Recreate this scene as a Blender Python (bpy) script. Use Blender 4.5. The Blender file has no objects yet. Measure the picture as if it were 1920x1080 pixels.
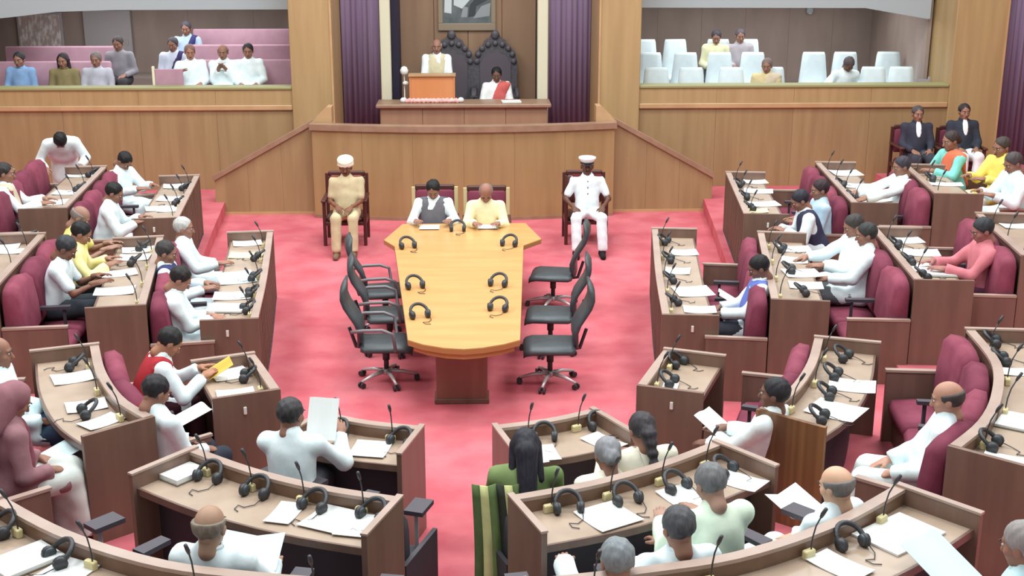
import bpy, bmesh, math, random
import numpy as np
from mathutils import Vector, Matrix
random.seed(7); R = math.radians
sc = bpy.context.scene; C = sc.collection
# ---------------------------------------------------------------- camera, sky, lights, exposure
cam = bpy.data.cameras.new('camera'); co = bpy.data.objects.new('camera', cam); C.objects.link(co)
co.location = (0.15, 0, 4.3); co.rotation_euler = (R(73.5), 0, R(-1.764))
cam.sensor_width = 36; cam.lens = 44.44; cam.clip_end = 200
sc.camera = co
sc.view_settings.view_transform = 'Standard'; sc.view_settings.look = 'None'
sc.view_settings.gamma = 1; sc.view_settings.use_curve_mapping = False
sc.view_settings.exposure = 0.0
w = bpy.data.worlds.new('world'); sc.world = w; w.use_nodes = True
bg = w.node_tree.nodes['Background']; bg.inputs[0].default_value = (0.90, 1.0, 1.03, 1); bg.inputs[1].default_value = 0.56
def area(loc, sx, sy, power, col=(0.97, 1, 0.99), rot=(0, 0, 0)):
    l = bpy.data.lights.new('unseen_ceiling_lamp', 'AREA'); l.shape = 'RECTANGLE'; l.size = sx; l.size_y = sy; l.energy = power; l.color = col
    o = bpy.data.objects.new('unseen_ceiling_lamp', l); C.objects.link(o); o.location = loc; o.rotation_euler = rot
for lx in (-5.5, 0, 5.5):
    for ly in (6.5, 11.5, 16.0):
        area((lx, ly, 8.5), 3.0, 2.0, 280)
for lx in (-5.0, 5.0):
    area((lx, 21.4, 2.98), 4.0, 1.4, 66)  # unseen lamps added to brighten the galleries

# ---------------------------------------------------------------- materials
def s2l(c):
    return tuple(((v/255)/12.92 if v/255 <= .04045 else (((v/255)+.055)/1.055)**2.4) for v in c)
MATS = {}
def mat(name, rgb, rough=.6, rgb2=None, scale=(8, 8, 8), bump=0, metal=0, detail=4, contrast=(.35, .65), spec=.5, sheen=0):
    """plain or two-tone noise material; colours in sRGB 0-255"""
    if name in MATS: return MATS[name]
    m = bpy.data.materials.new(name); m.use_nodes = True; nt = m.node_tree; b = nt.nodes['Principled BSDF']
    b.inputs['Roughness'].default_value = rough; b.inputs['Metallic'].default_value = metal
    b.inputs['Specular IOR Level'].default_value = spec
    c1 = s2l(rgb) + (1,)
    if rgb2 is None and not bump:
        b.inputs['Base Color'].default_value = c1
    else:
        tc = nt.nodes.new('ShaderNodeTexCoord'); mp = nt.nodes.new('ShaderNodeMapping'); mp.inputs['Scale'].default_value = scale
        nz = nt.nodes.new('ShaderNodeTexNoise'); nz.inputs['Scale'].default_value = 1; nz.inputs['Detail'].default_value = detail
        nt.links.new(tc.outputs['Object'], mp.inputs['Vector']); nt.links.new(mp.outputs[0], nz.inputs['Vector'])
        cr = nt.nodes.new('ShaderNodeValToRGB'); cr.color_ramp.elements[0].position = contrast[0]; cr.color_ramp.elements[1].position = contrast[1]
        cr.color_ramp.elements[0].color = c1; cr.color_ramp.elements[1].color = s2l(rgb2 or rgb) + (1,)
        nt.links.new(nz.outputs[0], cr.inputs[0]); nt.links.new(cr.outputs[0], b.inputs['Base Color'])
        if bump:
            bp = nt.nodes.new('ShaderNodeBump'); bp.inputs['Strength'].default_value = bump; bp.inputs['Distance'].default_value = .01
            nt.links.new(nz.outputs[0], bp.inputs['Height']); nt.links.new(bp.outputs[0], b.inputs['Normal'])
    if sheen: b.inputs['Sheen Weight'].default_value = sheen
    MATS[name] = m; return m
M = dict(
 carpet=mat('red_carpet', (190, 92, 102), .95, (206, 114, 122), (2.2, 2.2, 2.2), .15, detail=9, spec=.05),
 wall=mat('wall_wood', (150, 122, 86), .5, (162, 134, 96), (9, 9, .7), 0, detail=6),
 wall2=mat('pilaster_wood', (166, 136, 94), .5, (178, 148, 104), (8, 8, .6), 0, detail=6),
 podium=mat('podium_wood', (154, 124, 84), .45, (166, 136, 94), (7, 7, .6), 0, detail=6),
 niche=mat('niche_wood', (148, 116, 92), .5, (158, 126, 100), (6, 6, .5), 0, detail=5),
 rail=mat('rail_wood', (146, 114, 92), .4, (158, 126, 104), (6, 6, 6)),
 trimw=mat('moulding_wood', (182, 144, 104), .45, (194, 156, 116), (3, 3, 3)),
 ledge=mat('ledge_green', (150, 146, 100), .5),
 cream=mat('cream_paint', (226, 222, 196), .6),
 white=mat('white_paint', (164, 172, 176), .7),
 curtain=mat('purple_curtain', (124, 104, 132), .85, (136, 116, 142), (14, 14, .6), 0, detail=3, spec=.1),
 galwall=mat('gallery_wall', (146, 128, 120), .7, (156, 138, 130), (3, 3, 1)),
 galdark=mat('gallery_dark_panel', (136, 120, 114), .7, (144, 128, 122), (3, 3, 1)),
 galgrey=mat('gallery_grey_panel', (164, 158, 160), .6),
 pink=mat('pink_bench', (172, 132, 148), .7, (182, 142, 158), (5, 5, 5)),
 dkwood=mat('desk_wood', (104, 80, 70), .35, (116, 90, 78), (10, 10, 1.2), detail=5),
 endwood=mat('desk_end_wood', (114, 88, 76), .38, (126, 98, 84), (10, 10, 1.0), detail=5),
 stripe=mat('striped_end_wood', (102, 68, 46), .35, (138, 98, 62), (13, 13, .15), detail=1, contrast=(.4, .62)),
 top=mat('worktop_laminate', (160, 138, 120), .3, (176, 154, 136), (3, 3, 3), detail=6),
 rim=mat('desk_rim', (162, 138, 126), .3, (174, 150, 138), (4, 4, 4)),
 hutch=mat('desk_inner_rim', (112, 84, 66), .4, (124, 94, 76), (6, 6, 6)),
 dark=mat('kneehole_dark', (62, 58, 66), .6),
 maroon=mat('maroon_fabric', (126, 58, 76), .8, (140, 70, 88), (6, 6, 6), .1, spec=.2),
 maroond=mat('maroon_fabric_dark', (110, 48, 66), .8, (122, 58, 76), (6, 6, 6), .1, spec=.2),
 armpad=mat('armrest_pad', (70, 64, 72), .5),
 metal=mat('brushed_metal', (206, 202, 202), .35, metal=.35),
 darkfab=mat('dark_fabric', (56, 52, 60), .8),
 black=mat('black_plastic', (52, 52, 56), .45),
 blackl=mat('black_leather', (58, 64, 68), .42, (68, 74, 78), (9, 9, 9)),
 grey=mat('grey_arm', (120, 116, 120), .4),
 table=mat('table_wood', (202, 150, 92), .3, (212, 160, 102), (1.2, 7, 3), detail=5),
 tablee=mat('table_edge', (176, 124, 74), .35),
 ped=mat('pedestal_wood', (122, 86, 70), .4, (132, 96, 80), (8, 8, 1)),
 paper=mat('white_paper', (226, 228, 226), .8), paperb=mat('bluish_paper', (206, 228, 232), .8),
 papery=mat('cream_paper', (232, 218, 170), .8), yellow=mat('yellow_paper', (214, 178, 78), .8),
 book=mat('book_cover', (120, 112, 96), .6),
 micbase=mat('cream_plastic', (210, 196, 148), .5),
 lect=mat('orange_lectern', (206, 132, 80), .45, (214, 142, 92), (6, 6, 1)),
 pinkcloth=mat('pink_cloth', (226, 160, 158), .8, (240, 200, 196), (20, 20, 20)),
 throne=mat('throne_wood', (76, 72, 80), .5, (92, 88, 94), (20, 20, 20)),
 mahog=mat('chair_mahogany', (78, 40, 36), .4),
 cover=mat('white_chair_cover', (214, 228, 234), .85, (224, 236, 240), (6, 6, 6), .2),
 frame=mat('picture_frame', (150, 132, 112), .5),
 eye=mat('eye_white', (230, 226, 220), .4), eyed=mat('eye_dark', (24, 18, 16), .4), lip=mat('lips', (112, 72, 64), .5),
 nickel=mat('label_plate', (226, 222, 214), .5),
)
def cloth(rgb):
    n = 'cloth_%d_%d_%d' % rgb
    l_ = .3*rgb[0]+.59*rgb[1]+.11*rgb[2]; rgb = tuple(int(v*.86+l_*.14) for v in rgb)
    return mat(n, rgb, .9, tuple(min(255, int(v*1.05)+3) for v in rgb), (12, 12, 12), .12, spec=.15)
def hairmat(rgb): return mat('hair_%d_%d_%d' % rgb, rgb, .6, tuple(min(255, v+14) for v in rgb), (60, 60, 20), .2, spec=.3)
def skinmat(rgb): return mat('skin_%d_%d_%d' % rgb, rgb, .55, tuple(min(255, v+8) for v in rgb), (14, 14, 14), spec=.35)

# ---------------------------------------------------------------- object helpers
def tag(o, label=None, cat=None, group=None, kind=None):
    if label: o['label'] = label
    if cat: o['category'] = cat
    if group: o['group'] = group
    if kind: o['kind'] = kind
    return o
def thing(name, label, cat, loc=(0, 0, 0), rz=0, group=None):
    o = bpy.data.objects.new(name, None); C.objects.link(o); o.empty_display_size = .1
    o.location = loc; o.rotation_euler = (0, 0, rz)
    return tag(o, label, cat, group)
class MB:
    """collects verts and faces, links them as one mesh object"""
    def __init__(s): s.v = []; s.f = []; s.m = []
    def add(s, v, f, mi=0):
        b = len(s.v); s.v += [tuple(p) for p in v]; s.f += [tuple(i+b for i in q) for q in f]; s.m += [mi]*len(f); return s
    def box(s, x0, x1, y0, y1, z0, z1, bev=0, rz=0, c=None, mi=0, tap=0):
        """box with chamfered edges (bev)"""
        cx, cy, cz = (x0+x1)/2, (y0+y1)/2, (z0+z1)/2; hx, hy, hz = abs(x1-x0)/2, abs(y1-y0)/2, abs(z1-z0)/2
        b = min(bev, hx*.9, hy*.9, hz*.9); V = []; F = []
        if b <= 0:
            V = [(sx*hx, sy*hy, sz*hz) for sz in (-1, 1) for sy in (-1, 1) for sx in (-1, 1)]
            F = [(0, 2, 3, 1), (4, 5, 7, 6), (0, 1, 5, 4), (2, 6, 7, 3), (0, 4, 6, 2), (1, 3, 7, 5)]
        else:
            # rounded outline rings
            def ring(ix, iy, z):
                r = b
                o = []
                for (sx, sy) in ((1, 1), (-1, 1), (-1, -1), (1, -1)):
                    pts = [(sx*(hx-ix), sy*(hy-iy-r)), (sx*(hx-ix-r), sy*(hy-iy))]
                    if sx*sy < 0: pts.reverse()
                    o += pts
                return [(p[0], p[1], z) for p in o]
            rs = [ring(b*.6, b*.6, -hz), ring(0, 0, -hz+b), ring(0, 0, hz-b), ring(b*.6, b*.6, hz)]
            for r_ in rs: V += r_
            n = 8
            for k in range(3):
                for i in range(n): F.append((k*n+i, k*n+(i+1) % n, (k+1)*n+(i+1) % n, (k+1)*n+i))
            F.append(tuple(range(n-1, -1, -1))); F.append(tuple(range(3*n, 4*n)))
        if tap:
            V = [(x*(1-tap*(z+hz)/(2*hz)), y*(1-tap*(z+hz)/(2*hz)), z) for x, y, z in V]
        ca, sa = math.cos(rz), math.sin(rz)
        V = [(cx+x*ca-y*sa, cy+x*sa+y*ca, cz+z) for x, y, z in V]
        return s.add(V, F, mi)
    def prism(s, poly, z0, z1, mi=0):
        n = len(poly); V = [(x, y, z0) for x, y in poly]+[(x, y, z1) for x, y in poly]
        F = [tuple(range(n-1, -1, -1)), tuple(range(n, 2*n))]+[(i, (i+1) % n, n+(i+1) % n, n+i) for i in range(n)]
        return s.add(V, F, mi)
    def vprism(s, poly, y0, y1, mi=0):
        n = len(poly); V = [(x, y0, z) for x, z in poly]+[(x, y1, z) for x, z in poly]
        F = [tuple(range(n-1, -1, -1)), tuple(range(n, 2*n))]+[(i, (i+1) % n, n+(i+1) % n, n+i) for i in range(n)]
        return s.add(V, F, mi)
    def tube(s, pts, r, n=8, mi=0, cap=True):
        P = [Vector(p) for p in pts]; rr = r if hasattr(r, '__len__') else [r]*len(P); V = []; F = []
        up = Vector((.3, .2, 1)).normalized()
        for i, p in enumerate(P):
            t = (P[min(i+1, len(P)-1)]-P[max(i-1, 0)]).normalized()
            a = t.cross(up)
            if a.length < .05: a = t.cross(Vector((1, .1, 0)))
            a.normalize(); b = t.cross(a)
            for k in range(n):
                q = 2*math.pi*k/n; V.append(p+a*(rr[i]*math.cos(q))+b*(rr[i]*math.sin(q)))
        for i in range(len(P)-1):
            for k in range(n): F.append((i*n+k, i*n+(k+1) % n, (i+1)*n+(k+1) % n, (i+1)*n+k))
        if cap: F.append(tuple(range(n-1, -1, -1))); F.append(tuple(range((len(P)-1)*n, len(P)*n)))
        return s.add(V, F, mi)
    def lathe(s, prof, n=16, c=(0, 0, 0), mi=0, sx=1, sy=1):
        V = []; F = []
        for r, z in prof:
            for k in range(n):
                q = 2*math.pi*k/n; V.append((c[0]+r*sx*math.cos(q), c[1]+r*sy*math.sin(q), c[2]+z))
        for i in range(len(prof)-1):
            for k in range(n): F.append((i*n+k, i*n+(k+1) % n, (i+1)*n+(k+1) % n, (i+1)*n+k))
        F.append(tuple(range(n-1, -1, -1))); F.append(tuple(range((len(prof)-1)*n, len(prof)*n)))
        return s.add(V, F, mi)
    def ribbon(s, A, B, z0, z1, mi=0):
        """solid strip between two plan polylines; z0 and z1 may be lists"""
        n = len(A); a0 = z0 if hasattr(z0, '__len__') else [z0]*n; a1 = z1 if hasattr(z1, '__len__') else [z1]*n
        V = []
        for i in range(n):
            V += [(A[i][0], A[i][1], a0[i]), (B[i][0], B[i][1], a0[i]), (B[i][0], B[i][1], a1[i]), (A[i][0], A[i][1], a1[i])]
        F = [(0, 1, 2, 3), (4*n-1, 4*n-2, 4*n-3, 4*n-4)]
        for i in range(n-1):
            for k in range(4): F.append((4*i+k, 4*i+(k+1) % 4, 4*i+4+(k+1) % 4, 4*i+4+k))
        return s.add(V, F, mi)
    def sweep(s, secs, mi=0):
        """skin over equal-length closed sections (lists of points), capped"""
        n = len(secs[0]); V = [p for q in secs for p in q]; F = [tuple(range(n)), tuple(range(len(V)-1, len(V)-1-n, -1))]
        for i in range(len(secs)-1):
            for k in range(n): F.append((i*n+k, i*n+(k+1) % n, (i+1)*n+(k+1) % n, (i+1)*n+k))
        return s.add(V, F, mi)
    def mesh(s, name, mats, smooth=False, off=(0, 0, 0), fix=True):
        me = bpy.data.meshes.new(name)
        v = [(a-off[0], b-off[1], c-off[2]) for a, b, c in s.v]
        me.from_pydata(v, [], s.f)
        for m_ in (mats if isinstance(mats, (list, tuple)) else [mats]): me.materials.append(m_)
        if any(s.m): me.polygons.foreach_set('material_index', s.m)
        if fix:
            bm = bmesh.new(); bm.from_mesh(me); bmesh.ops.recalc_face_normals(bm, faces=bm.faces); bm.to_mesh(me); bm.free()
        if smooth: me.polygons.foreach_set('use_smooth', [True]*len(me.polygons))
        return me
    def build(s, name, mats, parent=None, smooth=False, world=False):
        off = (0, 0, 0)
        if world and parent is not None:
            p = parent; off = Vector((0, 0, 0))
            while p is not None: off = off+p.location; p = p.parent
        return link(name, s.mesh(name, mats, smooth, off), parent)
def link(name, me, parent=None, loc=(0, 0, 0), rz=0):
    o = bpy.data.objects.new(name, me); C.objects.link(o); o.parent = parent; o.location = loc; o.rotation_euler = (0, 0, rz); return o
def struct(name, mb, m, parent=None, smooth=False):
    o = mb.build(name, m, parent, smooth)
    if parent is None: o['kind'] = 'structure'
    return o
def dup(root, loc, rz, label=None, group=None):
    def cp(o, par):
        c = o.copy(); C.objects.link(c); c.parent = par
        for ch in kids.get(o, []): cp(ch, c)
        return c
    kids = {}
    def walk(o):
        kids[o] = list(o.children)
        for ch in o.children: walk(ch)
    walk(root)
    c = cp(root, None); c.location = loc; c.rotation_euler = (0, 0, rz)
    return tag(c, label, None, group)
def ico(c, r, n=8, m=6):
    V = []; F = []
    for i in range(m+1):
        a = math.pi*i/m
        for k in range(n): V.append((c[0]+r[0]*math.sin(a)*math.cos(2*math.pi*k/n), c[1]+r[1]*math.sin(a)*math.sin(2*math.pi*k/n), c[2]+r[2]*math.cos(a)))
    for i in range(m):
        for k in range(n): F.append((i*n+k, (i+1)*n+k, (i+1)*n+(k+1) % n, i*n+(k+1) % n))
    return V, F
class Path:
    """smoothed plan curve (x to the right of the chamber axis, far end first); sgn -1 mirrors it to the left side"""
    def __init__(s, pts, sgn=1, x0=.025):
        P = [np.array(p, float) for p in pts]; out = []
        for i in range(len(P)-1):
            p0 = P[max(i-1, 0)]; p1 = P[i]; p2 = P[i+1]; p3 = P[min(i+2, len(P)-1)]
            for t in np.linspace(0, 1, 9)[:-1]:
                out.append(.5*((2*p1)+(p2-p0)*t+(2*p0-5*p1+4*p2-p3)*t*t+(3*p1-p0-3*p2+p3)*t**3))
        out.append(P[-1]); s.p = np.array(out); s.sgn = sgn; s.x0 = x0
        d = np.linalg.norm(np.diff(s.p, axis=0), axis=1); s.s = np.concatenate([[0], np.cumsum(d)]); s.L = s.s[-1]
    def at(s, t, off=0):
        """world point at arc length t, pushed outward (away from the chamber centre) by off"""
        e = .03; q = lambda u: np.array([np.interp(u, s.s, s.p[:, 0]), np.interp(u, s.s, s.p[:, 1])])
        tc = min(max(t, 0), s.L); a = q(max(tc-e, 0)); b = q(min(tc+e, s.L)); d = (b-a)/np.linalg.norm(b-a); p = q(min(max(t, 0), s.L))
        if t < 0: p = p+d*t
        if t > s.L: p = p+d*(t-s.L)
        p = p+np.array([-d[1], d[0]])*off
        return (s.x0+s.sgn*p[0], p[1])
    def facing(s, t):
        """z rotation that turns +y towards the chamber centre"""
        a = s.at(t, 0); b = s.at(t, -1); return math.atan2(b[1]-a[1], b[0]-a[0])-math.pi/2
    def line(s, off, t0=0, t1=None, n=None):
        t1 = s.L if t1 is None else t1; n = n or max(2, int(abs(t1-t0)/.12)+1)
        return [s.at(t, off) for t in np.linspace(t0, t1, n)]
# ---------------------------------------------------------------- the setting
m = MB(); m.box(-10, 10, 1.5, 23.5, -.12, 0); struct('floor', m, M['carpet'])
TIER = [0, .19, .38, .57]
T2 = [(3.66, 19.4), (3.39, 16.5), (3.13, 14.1), (3.05, 13.2), (2.66, 10.77), (2.66, 9.9), (2.55, 9.0), (2.28, 8.55), (1.98, 8.25), (1.6, 7.72), (1.2, 7.38), (.78, 7.13), (.36, 6.96)]
T3 = [(4.49, 16.17), (4.28, 13.8), (4.13, 12.6), (3.94, 10.7), (3.86, 9.27), (3.76, 8.55), (3.53, 7.97), (3.26, 7.5), (2.95, 7.15), (2.45, 6.65), (1.97, 6.2), (1.45, 5.88), (.97, 5.74), (.36, 5.62)]
T4 = [(5.95, 19.4), (5.95, 15.7), (5.31, 15.7), (5.24, 15), (5.06, 13.4), (5.0, 12.2), (4.92, 10.8), (4.85, 9.2), (4.6, 8.0), (4.1, 7.0), (3.3, 6.0), (2.5, 5.2), (.36, 4.6)]
for k, T in ((1, T2), (2, T3), (3, T4)):
    for sg in (1, -1):
        if k == 3: T = ([(5.31, 15.2)] if sg > 0 else [(5.31, 16.2)])+T4[3:]
        tail = [(10, 19.4)]
        if k == 2: tail = [(10, 19.4), (6.45, 19.4), (6.45, 15.2), (5.12, 15.2), (5.12, 16.35), (4.51, 16.35)] if sg > 0 else [(10, 16.9)]
        if k == 3: tail = [(10, 15.2 if sg > 0 else 16.2)]
        m = MB(); m.prism([(.025+sg*x, y) for x, y in T]+[(.025+sg*.36, 1.5), (.025+sg*10, 1.5)]+[(.025+sg*x, y) for x, y in tail], -.02, TIER[k])
        struct('floor', m, M['carpet'])
def panelled(name, x0, x1, y, z0, z1, n, m, thick=.1):
    """wall with n veneer panels, each proud of the backing by 12 mm with open joints"""
    b = MB(); b.box(x0, x1, y+.012, y+thick, z0, z1); w_ = struct(name, b, M['rail'])
    d = (x1-x0)/n
    for i in range(n):
        p = MB(); p.box(x0+i*d+.0015, x0+(i+1)*d-.0015, y, y+.014, z0+.002, z1-.002); p.build('panel', m, w_)
    return w_
# gallery fronts (parapets) left and right of the dais
for nm, x0, x1, n in (('wall_gallery_left', -9.6, -2.6, 6), ('wall_gallery_right', 2.7, 7.5, 4)):
    panelled(nm, x0, x1, 19.4, 0, 1.42, n, M['wall'], .3); panelled(nm, x0, x1, 19.39, 1.50, 1.73, n, M['wall2'], .31)
    m = MB(); m.box(x0, x1, 19.36, 19.62, 1.42, 1.50, .012); struct('trim_1', m, M['trimw'])
    m = MB(); m.box(x0, x1, 19.37, 19.66, 1.73, 1.775, .01); struct('trim_2', m, M['ledge'])
# pilasters
for i, (x0, x1) in enumerate(((-2.6, -1.96), (2.06, 2.70), (7.5, 8.3))):
    m = MB(); m.box(x0, x1, 19.34, 20.9, 0, 4.6, .01); struct('wall_pilaster', m, M['wall2'])
    m = MB(); m.box(x1-.03 if i != 1 else x0, x1 if i != 1 else x0+.03, 19.325, 19.345, 0, 4.6); struct('trim_3', m, M['trimw'])
# dais niche
m = MB(); m.box(-2.2, 2.3, 21.9, 22.1, 0, 4.6); b = struct('wall_niche', m, M['galdark'])
for i in range(4):
    a = -1.07+i*.573; p = MB(); p.box(a+.003, a+.570, 21.7, 21.92, .8, 4.6, .004); p.build('panel', M['niche'], b)
m = MB(); m.box(-2.17, 2.19, 18.45, 22, 0, .8); struct('floor', m, M['carpet'])
for x0, x1 in ((-1.33, -1.165), (1.195, 1.365)):
    m = MB(); m.box(x0, x1, 20.55, 20.75, .8, 4.6, .012); struct('trim_4', m, M['cream'])
m = MB(); m.box(-1.165, -1.06, 20.9, 21.7, .8, 4.6); struct('wall_shadow_gap', m, mat('shadow_gap_navy', (48, 40, 62), .8))  # navy block painting the shaded gap inside the left post
# podium front, gently bowed, of separate panels with a dark rail on top
def bow(x): return 17.98+.28*(x/2.2)**2
b = MB(); xs = np.linspace(-2.19, 2.21, 25); b.ribbon([(x, bow(x)+.012) for x in xs], [(x, 18.5) for x in xs], 0, 1.30)
pod = struct('wall_podium', b, M['podium'])
for i in range(6):
    a = np.linspace(-2.19+i*.7333+.0012, -2.19+(i+1)*.7333-.0012, 6)
    p = MB(); p.ribbon([(x, bow(x)) for x in a], [(x, bow(x)+.014) for x in a], .05, 1.30); p.build('panel', M['podium'], pod)
p = MB(); xs = np.linspace(-2.22, 2.24, 25); p.ribbon([(x, bow(x)-.035) for x in xs], [(x, bow(x)+.16) for x in xs], 1.30, 1.385); p.build('rail', M['rail'], pod)
p = MB(); xs = np.linspace(-2.19, 2.21, 25); p.ribbon([(x, bow(x)-.012) for x in xs], [(x, bow(x)+.01) for x in xs], 0, .05); p.build('plinth', M['rail'], pod)
# stairs up to the dais on both sides, behind sloped side walls
for sg, nm in ((-1, 'wall_stair_left'), (1, 'wall_stair_right')):
    X = lambda x: .02+sg*x
    b = MB(); b.vprism([(X(3.70), 0), (X(2.2), 0), (X(2.2), 1.36), (X(3.70), .53)], 18.5, 18.6); wl = struct(nm, b, M['niche'])
    for i in range(3):
        a0, a1 = 3.70-.5*i-.001, 3.70-.5*(i+1)+.001
        f = lambda x: 1.36-(x-2.2)*.553
        p = MB(); p.vprism([(X(a0), .0), (X(a1), .0), (X(a1), f(a1)), (X(a0), f(a0))], 18.486, 18.502); p.build('panel', M['wall'], wl)
    p = MB(); p.vprism([(X(3.72), .51), (X(2.18), 1.36), (X(2.18), 1.43), (X(3.72), .585)], 18.45, 18.62); p.build('handrail', M['rail'], wl)
    p = MB(); p.vprism([(X(2.24), 1.37), (X(1.93), 1.37), (X(1.93), 1.60), (X(2.0), 1.60)], 18.42, 18.70); p.build('newel_cap', M['trimw'], wl)
    for i in range(5):
        p = MB(); p.box(min(X(3.6-.28*i), X(2.1)), max(X(3.6-.28*i), X(2.1)), 18.6, 19.38, .15*i+.0, .15*(i+1)); struct('floor', p, M['carpet'])
m = MB(); m.box(-3.72, -2.2, 18.47, 18.5, 0, .04); m.box(2.2, 3.72, 18.47, 18.5, 0, .04); struct('baseboard_back', m, M['trimw'])
# galleries: stepped floors, back wall, ceiling, white bulkheads
for x0, x1 in ((-9.6, -2.6), (2.7, 7.5)):
    st = (1.03, 1.21, 1.38, 1.55) if x0 < 0 else (.92, 1.06, 1.20, 1.34)
    m = MB()
    for ys, za, zb_ in ((19.6, .8, st[0]), (20.75, st[0], st[1]), (21.55, st[1], st[2]), (22.35, st[2], st[3])): m.box(x0, x1, ys, 23.2, za, zb_)
    struct('floor', m, M['galdark'])
    panelled('wall_back', x0, x1, 23.2, .8, 3.0, 6, M['galwall'], .15)
    m = MB(); m.box(x0, x1, 20.3, 23.3, 3.0, 3.08); struct('ceiling', m, M['white'])
for x in (-2.6, 2.70, 7.44, -9.6):
    m = MB(); m.box(x-.03, x+.03, 20.3, 23.3, .8, 3.0); struct('wall_side', m, M['galwall'])
m = MB(); m.vprism([(-2.6, 2.87), (-5.4, 2.865), (-6.3, 2.84), (-6.9, 2.77), (-7.4, 2.72), (-9.6, 2.68), (-9.6, 3.6), (-2.6, 3.6)], 20.2, 20.32); struct('ceiling', m, M['white'])
m = MB(); m.vprism([(2.71, 2.885), (6.35, 2.87), (7.35, 2.70), (7.40, 2.70), (7.40, 3.6), (2.71, 3.6)], 20.2, 20.32); struct('ceiling', m, M['white'])
# ---------------------------------------------------------------- curtains (pleated cloth with thickness)
def curtain(x0, x1, y, z0, z1, label):
    n = int((x1-x0)/.014); A = []; B = []
    for i in range(n+1):
        x = x0+(x1-x0)*i/n; q = (.012*math.sin(x*72))+.010*math.sin(x*31+1); A.append((x, y+q)); B.append((x, y+q+.012))
    t = MB(); t.ribbon(A, B, z0, z1); o = t.build('curtain', M['curtain'], None, True); tag(o, label, 'curtain')
curtain(-1.95, -1.345, 20.62, .8, 4.5, 'purple pleated curtain left of the speaker between wood pilaster and white post')
curtain(1.38, 2.05, 20.62, .8, 4.5, 'purple pleated curtain right of the dais between white post and pilaster')
curtain(8.32, 9.6, 19.5, .57, 4.5, 'wide purple curtain at the far right edge beyond the gallery')

for nm, x0, x1 in (('wall_left', -9.75, -9.6), ('wall_right', 9.6, 9.75)):
    m = MB(); m.box(x0, x1, 1.5, 23.4, 0, 4.4); struct(nm, m, M['wall'])
# ---------------------------------------------------------------- horseshoe desks and the benches behind them
RP = {'A1': (0, [(2.20, 14.17), (1.98, 12.3), (1.85, 10.94)]), 'A2': (0, [(1.72, 9.95), (1.585, 9.62), (1.40, 9.15)]), 'A3': (0, [(.98, 8.64), (.65, 8.47), (.275, 8.36)]),
 'X1': (1, [(3.505, 16.5), (3.25, 14.12)]), 'B1': (1, [(3.21, 13.2), (2.80, 10.77)]), 'B2': (1, [(2.905, 9.67), (2.68, 9.05), (2.40, 8.5), (2.11, 8.15)]), 'B3': (1, [(1.685, 7.58), (1.25, 7.25), (.80, 7.0), (.345, 6.83)]),
 'C1': (2, [(4.61, 16.17), (4.40, 13.82)]), 'C2': (2, [(4.25, 12.6), (4.06, 10.7)]), 'C3': (2, [(3.98, 9.27), (3.88, 8.52), (3.63, 7.89), (3.36, 7.43), (3.04, 7.06)]), 'C4': (2, [(2.52, 6.5), (2.03, 6.08), (1.48, 5.76), (1.0, 5.62), (.36, 5.5)]),
 'D1': (3, [(5.36, 15.0), (5.18, 13.4)]), 'D2': (3, [(5.25, 12.4), (5.04, 10.79)])}
DN = {'A1': 'straight inner desk', 'A2': 'curved inner desk', 'A3': 'front inner desk', 'X1': 'far second-row desk', 'B1': 'straight second-row desk', 'B2': 'curved second-row desk',
 'B3': 'front second-row desk', 'C1': 'far third-row desk', 'C2': 'straight third-row desk', 'C3': 'curved third-row desk', 'C4': 'front third-row desk', 'D1': 'far outer desk', 'D2': 'straight outer desk'}
def ends(P, t, th, o0, o1): return [P.at(t, o0), P.at(t, o1)], [P.at(t+th, o0), P.at(t+th, o1)]
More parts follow.
